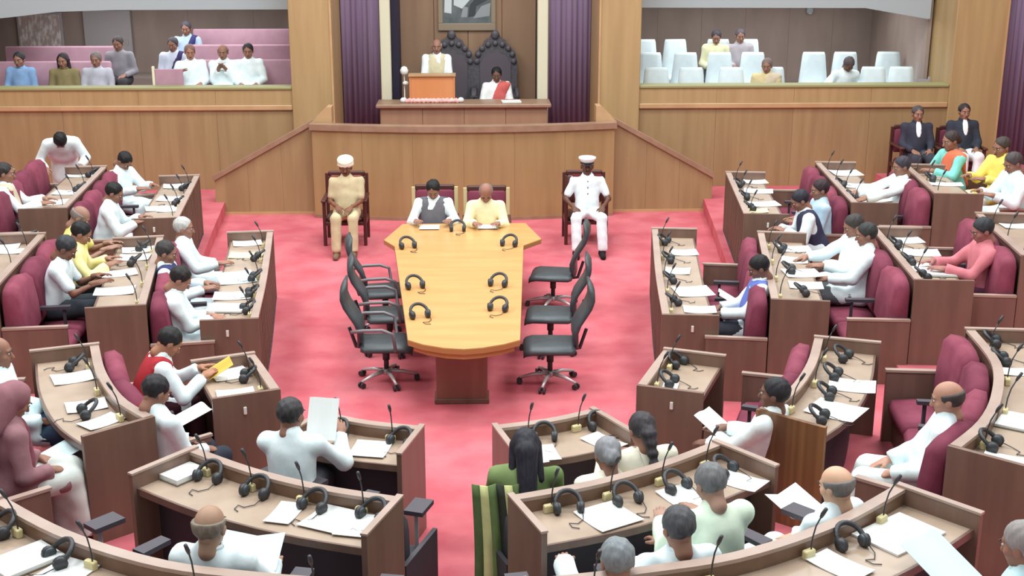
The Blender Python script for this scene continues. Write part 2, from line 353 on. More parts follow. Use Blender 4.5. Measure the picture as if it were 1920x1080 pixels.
def desk(key, sg):
    ring, pts = RP[key]; P = Path(pts, sg); z = TIER[ring]; zt = z+.70; zh = z+.80; L = P.L
    side = 'right' if sg > 0 else 'left'
    c = P.at(L/2, .23); extra = {'A': 'at the edge of the red well', 'X': 'below the gallery', 'B': 'with maroon bench backs on its front', 'C': 'raised behind the second row', 'D': 'in the outermost row'}[key[0]]
    D = thing('assembly_desk', 'dark wooden %s %s, %s' % (side, DN[key], extra), 'desk', (c[0], c[1], z))
    m = MB(); m.ribbon(P.line(0), P.line(.035), z, zh-.022); fp = m.build('front_panel', M['dkwood'], D, world=True)
    m = MB(); m.ribbon(P.line(-.018), P.line(.052), zh-.022, zh); m.build('rim', M['rim'], D, world=True)
    m = MB(); m.ribbon(P.line(.034), P.line(.048), zt, zh-.022); m.build('upstand', M['hutch'], D, world=True)
    m = MB(); m.ribbon(P.line(.034), P.line(.455), zt-.035, zt); tp = m.build('worktop', M['top'], D, world=True)
    m = MB(); m.ribbon(P.line(.455), P.line(.472), zt-.042, zt+.004); m.build('edge_strip', M['dkwood'], tp, world=True)
    m = MB(); m.ribbon(P.line(.30), P.line(.32), z, zt-.036); m.build('kneehole_shade', M['dark'], D, world=True)  # dark sheet standing in for the shade under the worktop
    for i, t in enumerate((-.03, L-.005)):
        A, B = ends(P, t, .035, -.02, .50); m = MB(); m.ribbon(A, B, z, zh)
        e = m.build('end_panel', M['stripe'] if key == 'B2' and sg > 0 and i else M['endwood'], D, world=True)
        if i == 0 or key in ('A3', 'B3', 'C4'):
            A, B = ends(P, t-.004, .043, -.024, .504); m = MB(); m.ribbon(A, B, zh, zh+.014); m.build('end_cap', M['rim'], e, world=True)
        if i and key in ('A1', 'A2', 'X1'):
            a = P.at(t+.036, .26); q = P.facing(L); m = MB(); m.box(a[0]-.012, a[0]+.012, a[1]-.012, a[1]+.012, zh-.16, zh-.10, .004, q); m.build('label_plate', M['nickel'], e, world=True)
    if key in ('A1', 'X1'):
        n = int(L/.155)
        for i in range(n+1):
            t = .02+(L-.04)*i/n; A, B = P.line(-.014, t-.018, t+.018, 2), P.line(.0, t-.018, t+.018, 2)
            m = MB(); m.ribbon(A, B, z+.02, zh-.03); m.build('slat', M['endwood'], fp, world=True)
        m = MB(); m.ribbon(P.line(-.018), P.line(0), z, z+.02); m.build('plinth', M['dark'], fp, world=True)
    return P, z
def cushion(P, t0, t1, prof, hump=0, n=7):
    """padded cushion: closed profile of (offset, z) swept along the path, drawn in at both ends"""
    secs = []; oc = sum(a for a, b in prof)/len(prof); zc = sum(b for a, b in prof)/len(prof); zm = max(b for a, b in prof)
    for i in range(n):
        f = i/(n-1); k = .80 if i in (0, n-1) else (.97 if i in (1, n-2) else 1)
        f = [0, .06, .25, .5, .75, .94, 1][i] if n == 7 else f
        t = t0+(t1-t0)*f; sec = []
        for a, b in prof:
            zz = zc+(b-zc)*k; zz += hump*math.sin(math.pi*f)*(1 if b > zc else 0)
            x, y = P.at(t, oc+(a-oc)*k); sec.append((x, y, zz))
        secs.append(sec)
    m = MB(); m.sweep(secs); return m
def bench(key, front_of, sg, label, z, zb, t0=0, t1=None):
    """bench for the row of desk `key`, its back against the front of desk `front_of`"""
    pts = RP[front_of][1] if isinstance(front_of, str) else front_of
    P = Path(pts, sg); t1 = P.L if t1 is None else t1; L = t1-t0; n = max(1, round(L/.60)); c = P.at((t0+t1)/2, -.3)
    front = front_of in ('B3', 'C4'); fab = (M['darkfab'], M['darkfab']) if front else (M['maroon'], M['maroond'])  # front benches get a much darker fabric colour than the rest
    Bn = thing('bench', label, 'bench', (c[0], c[1], z))
    m = MB(); m.ribbon(P.line(-.50, t0, t1), P.line(-.10, t0, t1), z, z+.27); m.build('base', M['dkwood'], Bn, world=True)
    zs = z+.27
    for i in range(n):
        a = t0+L*i/n+.012; b = t0+L*(i+1)/n-.012
        sp = [(-.56, zs+.02), (-.57, zs+.07), (-.54, zs+.115), (-.35, zs+.13), (-.16, zs+.115), (-.14, zs+.05), (-.16, zs), (-.53, zs)]
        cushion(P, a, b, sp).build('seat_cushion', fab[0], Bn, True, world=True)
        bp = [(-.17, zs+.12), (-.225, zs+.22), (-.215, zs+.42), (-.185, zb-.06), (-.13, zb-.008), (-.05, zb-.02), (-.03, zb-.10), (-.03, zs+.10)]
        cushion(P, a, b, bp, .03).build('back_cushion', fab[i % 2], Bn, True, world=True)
    for i in range(n+1):
        t = t0+L*i/n
        if 0 < i < n or front:
            t = min(max(t, t0+.09), t1-.09)
            hw = .062 if front else .032; az = z+(.635 if front else .575); m = MB(); A = P.line(-.66 if front else -.48, t-hw, t+hw, 2); B = P.line(-.46 if front else -.15, t-hw, t+hw, 2); m.ribbon(A, B, az, az+.03); ar = m.build('armrest', M['armpad'], Bn, world=True)
            x, y = P.at(t, -.52 if front else -.42); m = MB(); m.box(x-.012, x+.012, y-.012, y+.012, z+.25, az+.001); m.build('post', M['metal'] if front else M['dark'], ar, world=True)
    if front:
        A, B = ends(P, t1+.0, .03, -.56, -.04); m = MB(); m.ribbon(A, B, z, z+.52); m.build('end_panel', M['dark'], Bn, world=True)
    if not front:
        for t in (t0-.045, t1+.005):
            A, B = ends(P, t, .04, -.58, -.03); m = MB(); m.ribbon(A, B, z, z+.60); e = m.build('end_panel', M['endwood'], Bn, world=True)
            A, B = ends(P, t-.006, .052, -.59, -.03); m = MB(); m.ribbon(A, B, z+.60, z+.62); m.build('end_cap', M['rim'], e, world=True)
DESKS = {}
for key in RP:
    for sg in (-1, 1):
        DESKS[key+('R' if sg > 0 else 'L')] = desk(key, sg)
for sg, sd in ((-1, 'left'), (1, 'right')):
    for key, fr in (('A1', 'B1'), ('A2', 'B2'), ('A3', 'B3'), ('X1', 'C1'), ('B1', 'C2'), ('B2', 'C3'), ('B3', 'C4'), ('C1', 'D1'), ('C2', 'D2')):
        ring = RP[key][0]; z = TIER[ring]
        t0 = -.05 if key == 'B2' else -.95 if key == 'C1' and sg < 0 else 0
        bench(key, fr, sg, ('black' if fr in ('B3', 'C4') else 'maroon')+' upholstered bench behind the %s %s' % (sd, DN[key]), z, TIER[ring+1]+(.66 if fr in ('B3', 'C4') else .77), t0, Path(RP[fr][1]).L-.28 if key == 'A2' else None)
    bench('D1', [(x+1.32, y) for x, y in RP['D1'][1]], sg, 'maroon upholstered bench behind the %s far outer desk' % sd, TIER[3], TIER[3]+.92)
# ---------------------------------------------------------------- the clerks' table
T = thing('conference_table', 'orange wooden T-shaped table in the middle of the red well', 'table', (.03, 12.4, 0))
near = [(.545, 10.54), (.40, 10.43), (.22, 10.345), (.053, 10.31), (-.12, 10.345), (-.30, 10.44), (-.441, 10.57)]
poly = [(-.748, 13.84), (-.888, 14.136), (-.714, 14.913), (.772, 14.922), (.924, 14.13), (.705, 13.84)]+near
m = MB(); m.prism(poly, .655, .70); tt = m.build('tabletop', M['table'], T, world=True)
def inset(pl, d):
    c = np.mean(pl, 0); return [tuple(np.array(p)+(c-np.array(p))*d) for p in pl]
m = MB(); o_ = poly+[poly[0]]; i_ = inset(poly, .012); i_ = i_+[i_[0]]; m.ribbon(inset(poly, -.003)+[inset(poly, -.003)[0]], i_, .648, .694); m.build('edge_band', M['tablee'], tt, world=True)
m = MB(); q = inset(near, .10); m.ribbon(q, [(a, b+.03) for a, b in q], .60, .655); m.build('apron', M['tablee'], T, world=True)
m = MB(); m.box(-.21, .26, 10.80, 11.0, 0, .65, .008); pd = m.build('pedestal', M['ped'], T, world=True)
m = MB(); m.box(-.225, .275, 10.785, 11.015, 0, .05, .006); m.build('plinth', M['dkwood'], pd, world=True)
m = MB(); m.box(-.05, .10, 11.0, 13.9, .30, .42, .008); m.build('stretcher', M['ped'], T, world=True)
m = MB(); m.box(-.55, .60, 13.95, 14.10, 0, .655, .008); m.build('pedestal', M['ped'], T, world=True)
m = MB(); m.box(-.60, .62, 14.12, 14.16, .12, .655); m.build('modesty_panel', M['ped'], T, world=True)
# ---------------------------------------------------------------- office chairs
def office_chair(label, loc, rz, group, arms=True, tilt=0):
    t = thing('office_chair', label, 'chair', loc, rz, group)
    m = MB()
    secs = []
    for y, k, dz in ((-.23, .86, .01), (-.19, .97, .0), (0, 1, .0), (.17, 1, .0), (.23, .95, -.015), (.255, .85, -.04)):
        hw = .235*k; secs.append([(-hw, y, .36+dz), (-hw*1.03, y, .385+dz), (-hw*.9, y, .415+dz), (0, y, .405+dz), (hw*.9, y, .415+dz), (hw*1.03, y, .385+dz), (hw, y, .36+dz), (0, y, .35+dz)])
    m.sweep(secs); m.build('seat', M['blackl'], t, True)
    m = MB(); secs = []
    for f in np.linspace(0, 1, 9):
        z = .40+.62*f; y = -.25-.03*math.sin(f*math.pi*1.1)*0-.10*f+.05*math.sin(f*math.pi*2); hw = .20+.035*math.sin(math.pi*min(1, f*1.1)); hw *= .8 if f in (0, 1) else 1; th = .045 if f not in (0, 1) else .02
        secs.append([(-hw, y-th*.2, z), (-hw*.8, y+th*.55, z), (0, y+th*.4, z), (hw*.8, y+th*.55, z), (hw, y-th*.2, z), (hw*.8, y-th*.7, z), (0, y-th*.8, z), (-hw*.8, y-th*.7, z)])
    m.sweep(secs); m.build('backrest', M['blackl'], t, True)
    m = MB(); m.tube([(0, -.10, .33), (0, -.28, .36), (0, -.34, .55)], [.02, .02, .016], 6); m.box(-.10, .10, -.12, .12, .325, .352, .01); m.build('mechanism', M['black'], t)
    if arms:
        for sx in (-1, 1):
            m = MB(); m.tube([(sx*.20, .10, .36), (sx*.27, .10, .40), (sx*.275, .08, .56), (sx*.275, -.02, .60), (sx*.275, -.20, .60), (sx*.25, -.31, .58)], .017, 8); m.build('armrest', M['grey'], t, True)
    m = MB(); m.tube([(0, 0, .10), (0, 0, .33)], .024, 10); m.tube([(0, 0, .22), (0, 0, .33)], .034, 10); m.build('gas_column', M['black'], t, True)
    m = MB(); m.lathe([(.03, .07), (.045, .085), (.045, .12), (.03, .13)], 12); hub = m.build('hub', M['metal'], t, True)
    for k in range(5):
        a = 2*math.pi*k/5+.35; c_, s_ = math.cos(a), math.sin(a)
        m = MB(); m.tube([(.03*c_, .03*s_, .105), (.16*c_, .16*s_, .095), (.29*c_, .29*s_, .062)], [.022, .018, .013], 8); lg = m.build('base_leg', M['metal'], t, True)
        m = MB(); m.tube([(.29*c_-.012*s_, .29*s_+.012*c_, .028), (.29*c_-.03*s_, .29*s_+.03*c_, .028)], .028, 10); m.tube([(.29*c_+.012*s_, .29*s_-.012*c_, .028), (.29*c_+.03*s_, .29*s_-.03*c_, .028)], .028, 10); m.tube([(.29*c_, .29*s_, .028), (.29*c_, .29*s_, .06)], .009, 6); m.build('caster', M['black'], lg)
    return t
g = 'black office chairs along the table'
for lab, x, y, rz in (('nearest black office chair on the left side of the table', -.70, 11.41, -88), ('middle black office chair on the left side of the table', -.72, 12.30, -84), ('farthest black office chair on the left side of the table', -.82, 13.15, -80),
                      ('nearest black office chair on the right side of the table', .86, 11.30, 88), ('middle black office chair on the right side of the table', .92, 12.25, 84), ('farthest black office chair on the right side of the table', 1.04, 13.75, 80)):
    office_chair(lab, (x, y, 0), R(rz), g, arms=x < 0)
# ---------------------------------------------------------------- wooden armchairs: two for the guards, two for the clerks, two for the men in suits
def armchair(label, loc, rz, pad, post=None, high=.98):
    t = thing('armchair', label, 'chair', loc, rz); wd = post or M['mahog']
    for sx in (-1, 1):
        m = MB(); m.box(sx*.27-.022, sx*.27+.022, .20, .245, 0, .60, .006); m.build('leg', M['mahog'], t)
        m = MB(); m.vprism([(sx*.27-.022, 0), (sx*.27+.022, 0), (sx*.27+.022, high), (sx*.27-.022, high)], -.27, -.225); m.build('leg', wd, t)
        m = MB(); m.box(sx*.27-.035, sx*.27+.035, -.26, .28, .60, .635, .012); m.build('armrest', M['mahog'], t)
        m = MB(); m.box(sx*.27-.015, sx*.27+.015, -.22, .20, .28, .34); m.build('side_rail', M['mahog'], t)
    m = MB(); m.box(-.26, .26, -.23, .24, .28, .33, .008); m.build('seat_frame', M['mahog'], t)
    m = MB(); m.box(-.245, .245, -.22, .25, .33, .40, .03); m.build('seat', pad, t, True)
    m = MB(); m.box(-.245, .245, -.265, -.205, .48, high-.03, .025); m.build('backrest', pad, t, True)
    m = MB(); m.box(-.25, .25, -.27, -.225, high-.04, high+.03, .015); m.build('top_rail', M['mahog'], t)
armchair('dark wooden armchair under the khaki guard beside the podium', (-1.585, 16.82, 0), R(180), M['mahog'], None, .90)
armchair('dark wooden armchair under the white uniformed guard beside the podium', (1.66, 16.78, 0), R(180), M['mahog'], None, .90)
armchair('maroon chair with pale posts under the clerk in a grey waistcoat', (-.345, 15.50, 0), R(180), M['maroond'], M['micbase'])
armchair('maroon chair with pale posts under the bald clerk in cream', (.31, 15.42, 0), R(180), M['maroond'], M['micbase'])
# ---------------------------------------------------------------- the dais
D = thing('dais_desk', 'long wooden desk on the raised dais before the two ornate chairs', 'desk', (.01, 20.0, .8))
m = MB(); m.box(-1.36, 1.37, 19.66, 20.25, 1.40, 1.455, .012); m.build('worktop', M['rail'], D, world=True)
m = MB(); m.box(-1.30, 1.31, 19.74, 19.80, .8, 1.40); fp = m.build('front_panel', M['niche'], D, world=True)
for i in range(4):
    m = MB(); m.box(-1.29+i*.65+.004, -1.29+(i+1)*.65-.004, 19.726, 19.742, .82, 1.40, .003); m.build('panel', M['niche'], fp, world=True)
for x in (-1.30, 1.27):
    m = MB(); m.box(x, x+.04, 19.80, 20.22, .8, 1.40); m.build('end_panel', M['niche'], D, world=True)
Lc = thing('lectern', 'orange tabletop lectern standing on the dais desk before the speaker', 'lectern', (-.49, 19.98, 1.455))
m = MB(); m.box(-.345, .345, -.02, .0, 0, .40, .006); m.build('front_board', M['lect'], Lc)
for sx in (-1, 1):
    m = MB(); m.box(sx*.345-.012, sx*.345+.012, -.03, .20, 0, .41, .004); m.build('side_board', M['lect'], Lc)
m = MB(); m.vprism([(-.37, .40), (.37, .40), (.37, .425), (-.37, .425)], -.05, .22); m.build('sloped_top', M['trimw'], Lc)
m = MB(); m.tube([(-.44+.88*i/40, -.09+.008*math.sin(i*1.3), .035+.008*math.sin(i*2.1)) for i in range(41)], [.036+.004*math.sin(i*1.9) for i in range(41)], 8); g_ = m.build('cloth_roll', M['pinkcloth'], None, True); g_.location = (-.49, 19.94, 1.455); tag(g_, 'pink and white cloth roll laid along the foot of the orange lectern', 'cloth')
for sx in (-1, 1):
    V, F = ico((sx*.45, -.09, .045), (.05, .04, .042), 10, 6); m = MB(); m.add(V, F); m.build('knot', M['paper'], g_, True)
Lm = thing('desk_lamp', 'small white lamp on the dais desk left of the lectern', 'lamp', (-.93, 20.1, 1.455))
m = MB(); m.lathe([(.05, 0), (.05, .015), (.012, .03), (.010, .42)], 12); m.build('stem', M['metal'], Lm, True)
m = MB(); m.lathe([(.02, .40), (.055, .43), (.065, .48), (.04, .53), (.0, .545)], 14); m.build('shade', M['paper'], Lm, True)
m = MB(); V, F = ico((.02, -.02, .28), (.05, .04, .035), 10, 6); m.add(V, F); m.build('lower_lamp', M['paper'], Lm, True)
def throne(label, x, y):
    t = thing('throne_chair', label, 'chair', (x, y, .8), R(180))
    m = MB(); pr = [(-.36, .30), (.36, .30), (.37, 1.12), (.33, 1.28), (.24, 1.34), (.18, 1.46), (.10, 1.50), (.06, 1.58), (0, 1.62), (-.06, 1.58), (-.10, 1.50), (-.18, 1.46), (-.24, 1.34), (-.33, 1.28), (-.37, 1.12)]
    m.vprism(pr, -.36, -.29); bk = m.build('backrest', M['throne'], t)
    m = MB(); m.vprism([(-.25, .45), (.25, .45), (.26, 1.08), (.18, 1.22), (0, 1.28), (-.18, 1.22), (-.26, 1.08)], -.292, -.262); m.build('back_pad', mat('throne_pad', (92, 84, 92), .7), bk)
    for k in range(9):
        a = math.pi*k/8; V, F = ico((.31*math.cos(a), -.275, 1.12+.30*math.sin(a)), (.05, .03, .05), 8, 5); m = MB(); m.add(V, F); m.build('carving', M['throne'], bk, True)
    V, F = ico((0, -.28, 1.56), (.07, .035, .08), 8, 5); m = MB(); m.add(V, F); m.build('crest', M['throne'], bk, True)
    m = MB(); m.box(-.33, .33, -.30, .28, .26, .40, .03); m.build('seat', mat('throne_pad', (92, 84, 92), .7), t, True)
    for sx in (-1, 1):
        m = MB(); m.tube([(sx*.34, -.28, .66), (sx*.35, 0, .68), (sx*.35, .24, .64), (sx*.35, .27, .58)], .035, 8); m.build('armrest', M['throne'], t, True)
        for yy in (-.30, .25):
            m = MB(); m.tube([(sx*.33, yy, 0), (sx*.34, yy, .14), (sx*.33, yy, .3), (sx*.34, yy, .62)], [.03, .045, .03, .035], 8); m.build('leg', M['throne'], t, True)
throne('tall carved dark chair behind the standing speaker', -.20, 21.15); throne('tall carved dark chair behind the seated woman in red and white', .53, 21.15)
P_ = thing('framed_picture', 'framed black and white picture hanging on the wall above the dais', 'picture', (.06, 21.68, 2.41))
for bx in ((-.485, .485, 0, .12), (-.485, .485, 1.28, 1.40)):
    m = MB(); m.box(bx[0], bx[1], -.03, .02, bx[2], bx[3], .008); m.build('frame_rail', M['frame'], P_)
for sx in (-1, 1):
    m = MB(); m.box(sx*.445-.04, sx*.445+.04, -.03, .02, .12, 1.28, .008); m.build('frame_rail', M['frame'], P_)
m = MB(); m.box(-.41, .41, -.006, .01, .12, 1.28); pc = m.build('print', mat('print_dark', (84, 92, 96), .5, (112, 118, 120), (4, 4, 4)), P_)
G1, G2, G3 = mat('print_pale', (206, 214, 216), .5), mat('print_mid', (150, 154, 158), .5), mat('print_black', (58, 64, 68), .5)
for i, (pl, mm) in enumerate(([[(-.38, .30), (-.26, .28), (-.24, .80), (-.36, .80)], G1], [[(-.22, .42), (-.08, .36), (.10, .56), (.12, .9), (-.2, .9)], G1], [[(.02, .22), (.14, .24), (.16, .40), (.38, .52), (.40, .64), (.2, .6), (.05, .42)], G3], [[(.10, .20), (.38, .24), (.40, .46), (.24, .40)], G2], [[(-.1, .22), (0, .22), (.02, .38), (-.06, .40)], G2])):
    m = MB(); m.vprism(pl, -.0075-.0004*i, -.0055); m.build('tone_patch', mm, pc)
# ---------------------------------------------------------------- galleries
def gal_bench(label, x0, x1, y, z, top):
    t = thing('gallery_bench', label, 'bench', ((x0+x1)/2, y, z)); h = (x1-x0)/2
    m = MB(); m.box(-h, h, -.42, .0, .26, .40, .03); m.build('seat', M['pink'], t, True)
    m = MB(); m.box(-h, h, .0, .09, .1, top-z, .025); m.build('backrest', M['pink'], t, True)
    for sx in (-1, 1):
        m = MB(); m.box(sx*h-.03, sx*h+.03, -.42, .0, 0, .42, .006); m.build('end_panel', M['galdark'], t)
gal_bench('front pink bench in the left gallery beside the pilaster', -4.45, -2.70, 20.60, 1.03, 2.05)
gal_bench('middle pink bench in the left gallery beside the pilaster', -4.55, -2.72, 21.40, 1.21, 2.21)
gal_bench('rearmost pink bench in the left gallery beside the pilaster', -4.65, -2.74, 22.20, 1.38, 2.40)
gal_bench('front pink bench at the far left of the gallery', -7.6, -5.65, 20.62, 1.03, 2.03)
gal_bench('second pink bench at the far left of the gallery', -7.6, -5.75, 21.42, 1.21, 2.19)
t = thing('partition', 'low pink partition with a pale post at the front of the left gallery', 'partition', (-4.55, 19.74, 1.03))
m = MB(); m.box(-.19, .24, -.02, .02, 0, .98, .01); m.build('panel', M['pink'], t)
m = MB(); m.box(-.23, -.19, -.025, .025, 0, 1.02, .008); m.build('post', M['cream'], t)
t = thing('notice_board', 'pale framed board with faint marks on the left gallery back wall', 'board', (-7.55, 23.17, 2.28))
m = MB(); m.box(-.40, .40, -.03, .02, -.30, .34, .01); m.build('frame', M['galgrey'], t)
m = MB(); m.box(-.36, .36, -.036, -.02, -.26, .30); m.build('panel', mat('board_face', (176, 160, 156), .6, (220, 214, 212), (16, 2, 7), contrast=(.45, .62)), t)
t = thing('wall_cabinet', 'plain grey panel door on the left gallery back wall', 'cabinet', (-6.35, 23.16, 1.55))
m = MB(); m.box(-.42, .42, -.05, .03, 0, 1.10, .01); m.build('door', M['galgrey'], t)
m = MB(); m.tube([(.34, -.07, .5), (.34, -.07, .6)], .01, 6); m.build('handle', M['metal'], t)
t = thing('wall_light', 'small white fitting on the right gallery back wall', 'lamp', (6.25, 23.17, 2.62))
m = MB(); m.box(-.06, .06, -.05, .02, -.05, .05, .015); m.build('body', M['white'], t); m = MB(); m.lathe([(.03, 0), (.035, .01), (.0, .03)], 10, (0, -.05, -.06)); m.build('lens', M['nickel'], t)
t = thing('stand', 'pale metal stand beside the pilaster at the right end of the gallery', 'stand', (7.28, 19.95, .92))
for sx in (-1, 1):
    m = MB(); m.box(sx*.10-.015, sx*.10+.015, -.015, .015, 0, 1.12 if sx < 0 else .90); m.build('upright', M['galgrey'], t)
m = MB(); m.box(-.10, .10, -.012, .012, .45, .86); m.build('panel', M['galgrey'], t)
def cover_chair(loc, label, rz=180):
    t = thing('covered_chair', label, 'chair', loc, R(rz), 'white covered chairs in the right gallery')
    m = MB(); secs = []
    for z, hw, y0, y1 in ((.0, .25, -.30, -.20), (.40, .235, -.29, -.19), (.60, .215, -.285, -.20), (.86, .185, -.30, -.235), (.90, .17, -.295, -.245)):
        z *= 1.13; secs.append([(-hw, y0, z), (-hw, y1, z), (-hw*.5, y1+.012, z), (0, y1+.016, z), (hw*.5, y1+.012, z), (hw, y1, z), (hw, y0, z), (hw*.4, y0-.01, z), (-hw*.4, y0-.01, z)])
    m.sweep(secs); m.build('back_cover', M['cover'], t, True)
    m = MB(); m.box(-.24, .24, -.22, .24, .0, .42, .03); m.build('seat_cover', M['cover'], t)
    return t
WORD = ['first', 'second', 'third', 'fourth', 'fifth', 'sixth', 'seventh', 'eighth', 'ninth', 'tenth']
first = None
rows = [('front', 20.05, .92, (3.09, 3.64, 4.28, 4.96, 6.57, 7.05)), ('middle', 20.98, 1.06, (3.1, 3.68, 4.28, 4.81, 5.86, 6.37, 7.1)), ('rear', 21.80, 1.20, (3.12, 3.67, 4.38, 4.89))]
for rn, y, z, xs in rows:
    for i, x in enumerate(xs):
        lb = 'white covered chair, %s from the left in the %s row of the right gallery' % (WORD[i], rn)
        if first is None: first = cover_chair((x, y, z), lb)
        else: dup(first, (x, y, z), R(180+random.uniform(-6, 6)), lb)
# ---------------------------------------------------------------- people: signed-distance bodies meshed with surface nets
def v3(*a): return np.array(a, float)
def unit(a): return a/np.linalg.norm(a)
def ik(S, T, l1, l2, hint):
    """two-bone limb: returns the middle joint and the reachable end"""
    d = T-S; L = np.linalg.norm(d); L2 = min(L, (l1+l2)*.995); d = d/L; T = S+d*L2
    a = (l1*l1-l2*l2+L2*L2)/(2*L2); h = math.sqrt(max(l1*l1-a*a, 0))
    hp = hint-d*np.dot(hint, d); hp = hp/np.linalg.norm(hp)
    return S+d*a+hp*h, T
def skeleton(p):
    """joints in the person's own frame: +y forward, +x to their right, z up from the floor they stand on"""
    J = {}; seat = p.get('seat', .40); stand = p.get('stand'); lean = math.radians(p.get('lean', 4))
    J['H'] = v3(0, 0, .85 if stand else seat+.105)
    u = v3(0, math.sin(lean), math.cos(lean)); bk = v3(0, math.cos(lean), -math.sin(lean))
    tw = math.radians(p.get('twist', 0)); rt = v3(math.cos(tw), math.sin(tw), 0)
    J['u'] = u; J['fw'] = bk; J['rt'] = rt
    J['B'] = J['H']+u*.14; J['Ch'] = J['H']+u*.31; J['N'] = J['H']+u*.46
    J['SR'] = J['N']-u*.055+rt*.175; J['SL'] = J['N']-u*.055-rt*.175
    la = lean*.7; n2 = v3(0, math.sin(la), math.cos(la))
    J['Hd'] = J['N']+n2*.055+v3(0, math.sin(la+math.radians(p.get('pitch', 10))*.8), math.cos(la+math.radians(p.get('pitch', 10))*.8))*.080
    J['hp'] = -(la+math.radians(p.get('pitch', 10))); J['hy'] = math.radians(p.get('yaw', 0))
    hr, hl = p.get('hands', ((.12, .30, .20), (-.12, .30, .20)))
    base = v3(0, 0, 0 if stand else seat)
    for k, S, t, sx in (('R', 'SR', hr, 1), ('L', 'SL', hl, -1)):
        T = base+v3(*t); el = p.get('elbow', .5)
        J['E'+k], J['W'+k] = ik(J[S], T, .265, .235, v3(sx*el, -.45, -.8))
    for k, sx in (('R', 1), ('L', -1)):
        hip = J['H']+v3(sx*.085, .02, -.01); J['hip'+k] = hip
        if stand:
            J['K'+k] = v3(sx*.09, .04, .45); J['A'+k] = v3(sx*.10, 0, .07)
        else:
            sp = p.get('spread', .11); ext = p.get('ext', .03)
            J['K'+k] = v3(sx*sp, .40, seat+.10); J['A'+k] = v3(sx*sp, .40+ext, .07)
    return J
def rcone(P, a, b, ra, rb):
    d = b-a; t = np.clip(((P-a)@d)/max(d@d, 1e-9), 0, 1)
    return np.linalg.norm(P-a-t[:, None]*d, axis=1)-(ra+(rb-ra)*t)
def ellip(P, c, r, B=None):
    q = P-c
    if B is not None: q = q@B
    k0 = np.linalg.norm(q/r, axis=1); k1 = np.linalg.norm(q/(r*r), axis=1)+1e-9
    return k0*(k0-1)/k1
def smin(a, b, k):
    h = np.clip(.5+.5*(b-a)/k, 0, 1); return b+(a-b)*h-k*h*(1-h)
def surfnet(fn, lo, hi, h):
    n = [max(4, int(math.ceil((hi[i]-lo[i])/h))+1) for i in range(3)]
    ax = [lo[i]+h*np.arange(n[i]) for i in range(3)]
    G = np.stack(np.meshgrid(*ax, indexing='ij'), -1); D = fn(G.reshape(-1, 3)).reshape(n)
    cs = [D[i:n[0]-1+i, j:n[1]-1+j, k:n[2]-1+k] for i in (0, 1) for j in (0, 1) for k in (0, 1)]
    ins = sum((c < 0).astype(int) for c in cs); act = (ins > 0) & (ins < 8)
    idx = -np.ones(act.shape, int); I = np.argwhere(act); idx[act] = np.arange(len(I))
    acc = np.zeros((len(I), 3)); cnt = np.zeros(len(I)); cv = np.stack([c[act] for c in cs], 1)
    offs = np.array([(i, j, k) for i in (0, 1) for j in (0, 1) for k in (0, 1)], float)
    for a in range(8):
        for b in range(a+1, 8):
            if np.abs(offs[a]-offs[b]).sum() == 1:
                m = (cv[:, a] < 0) != (cv[:, b] < 0); t = cv[m, a]/(cv[m, a]-cv[m, b])
                acc[m] += offs[a]+(offs[b]-offs[a])*t[:, None]; cnt[m] += 1
    V = np.array(lo)+h*(I+acc/cnt[:, None]); F = []
    S = D < 0
    for d in range(3):
        e1, e2 = (d+1) % 3, (d+2) % 3
        sl0 = [slice(None)]*3; sl1 = [slice(None)]*3; sl0[d] = slice(0, n[d]-1); sl1[d] = slice(1, n[d])
        a = S[tuple(sl0)]; b = S[tuple(sl1)]; E = np.argwhere(a != b)
        ok = (E[:, e1] > 0) & (E[:, e2] > 0) & (E[:, e1] < n[e1]-1) & (E[:, e2] < n[e2]-1); E = E[ok]
        if not len(E): continue
        fl = a[tuple(E.T)]
        def cell(o1, o2):
            q = E.copy(); q[:, e1] -= o1; q[:, e2] -= o2; return idx[tuple(q.T)]
        q = np.stack([cell(1, 1), cell(0, 1), cell(0, 0), cell(1, 0)], 1)
        q[~fl] = q[~fl][:, ::-1]; F.append(q)
    F = np.concatenate(F); F = F[(F >= 0).all(1)]
    return V, F
def folds(P, amp, seed):
    rs = np.random.RandomState(seed); d = np.zeros(len(P))
    for f in (22, 34, 55):
        k = rs.normal(size=3); k[2] *= .6; k = k/np.linalg.norm(k)*f; d += np.sin(P@k+rs.uniform(0, 6))*(22/f)
    return d*amp*.6
def head_fn(P):
    d = ellip(P, v3(0, -.012, .028), v3(.074, .096, .088))
    d = smin(d, ellip(P, v3(0, .026, -.050), v3(.055, .064, .066)), .035)
    d = smin(d, ellip(P, v3(0, .060, -.088), v3(.026, .026, .022)), .02)
    for sx in (-1, 1):
        d = smin(d, ellip(P, v3(sx*.040, .052, -.022), v3(.026, .026, .024)), .02)
        d = np.maximum(d, -ellip(P, v3(sx*.031, .098, .010), v3(.018, .016, .012)))
        d = smin(d, ellip(P, v3(sx*.076, -.010, -.008), v3(.011, .022, .032)), .008)
    d = smin(d, ellip(P, v3(0, .074, .030), v3(.05, .014, .010)), .014)
    d = smin(d, rcone(P, v3(0, .084, .012), v3(0, .104, -.026), .008, .014), .012)
    d = smin(d, ellip(P, v3(0, .082, -.056), v3(.026, .012, .011)), .008)
    d = smin(d, rcone(P, v3(0, -.015, -.06), v3(0, -.030, -.125), .050, .050), .03)
    return d
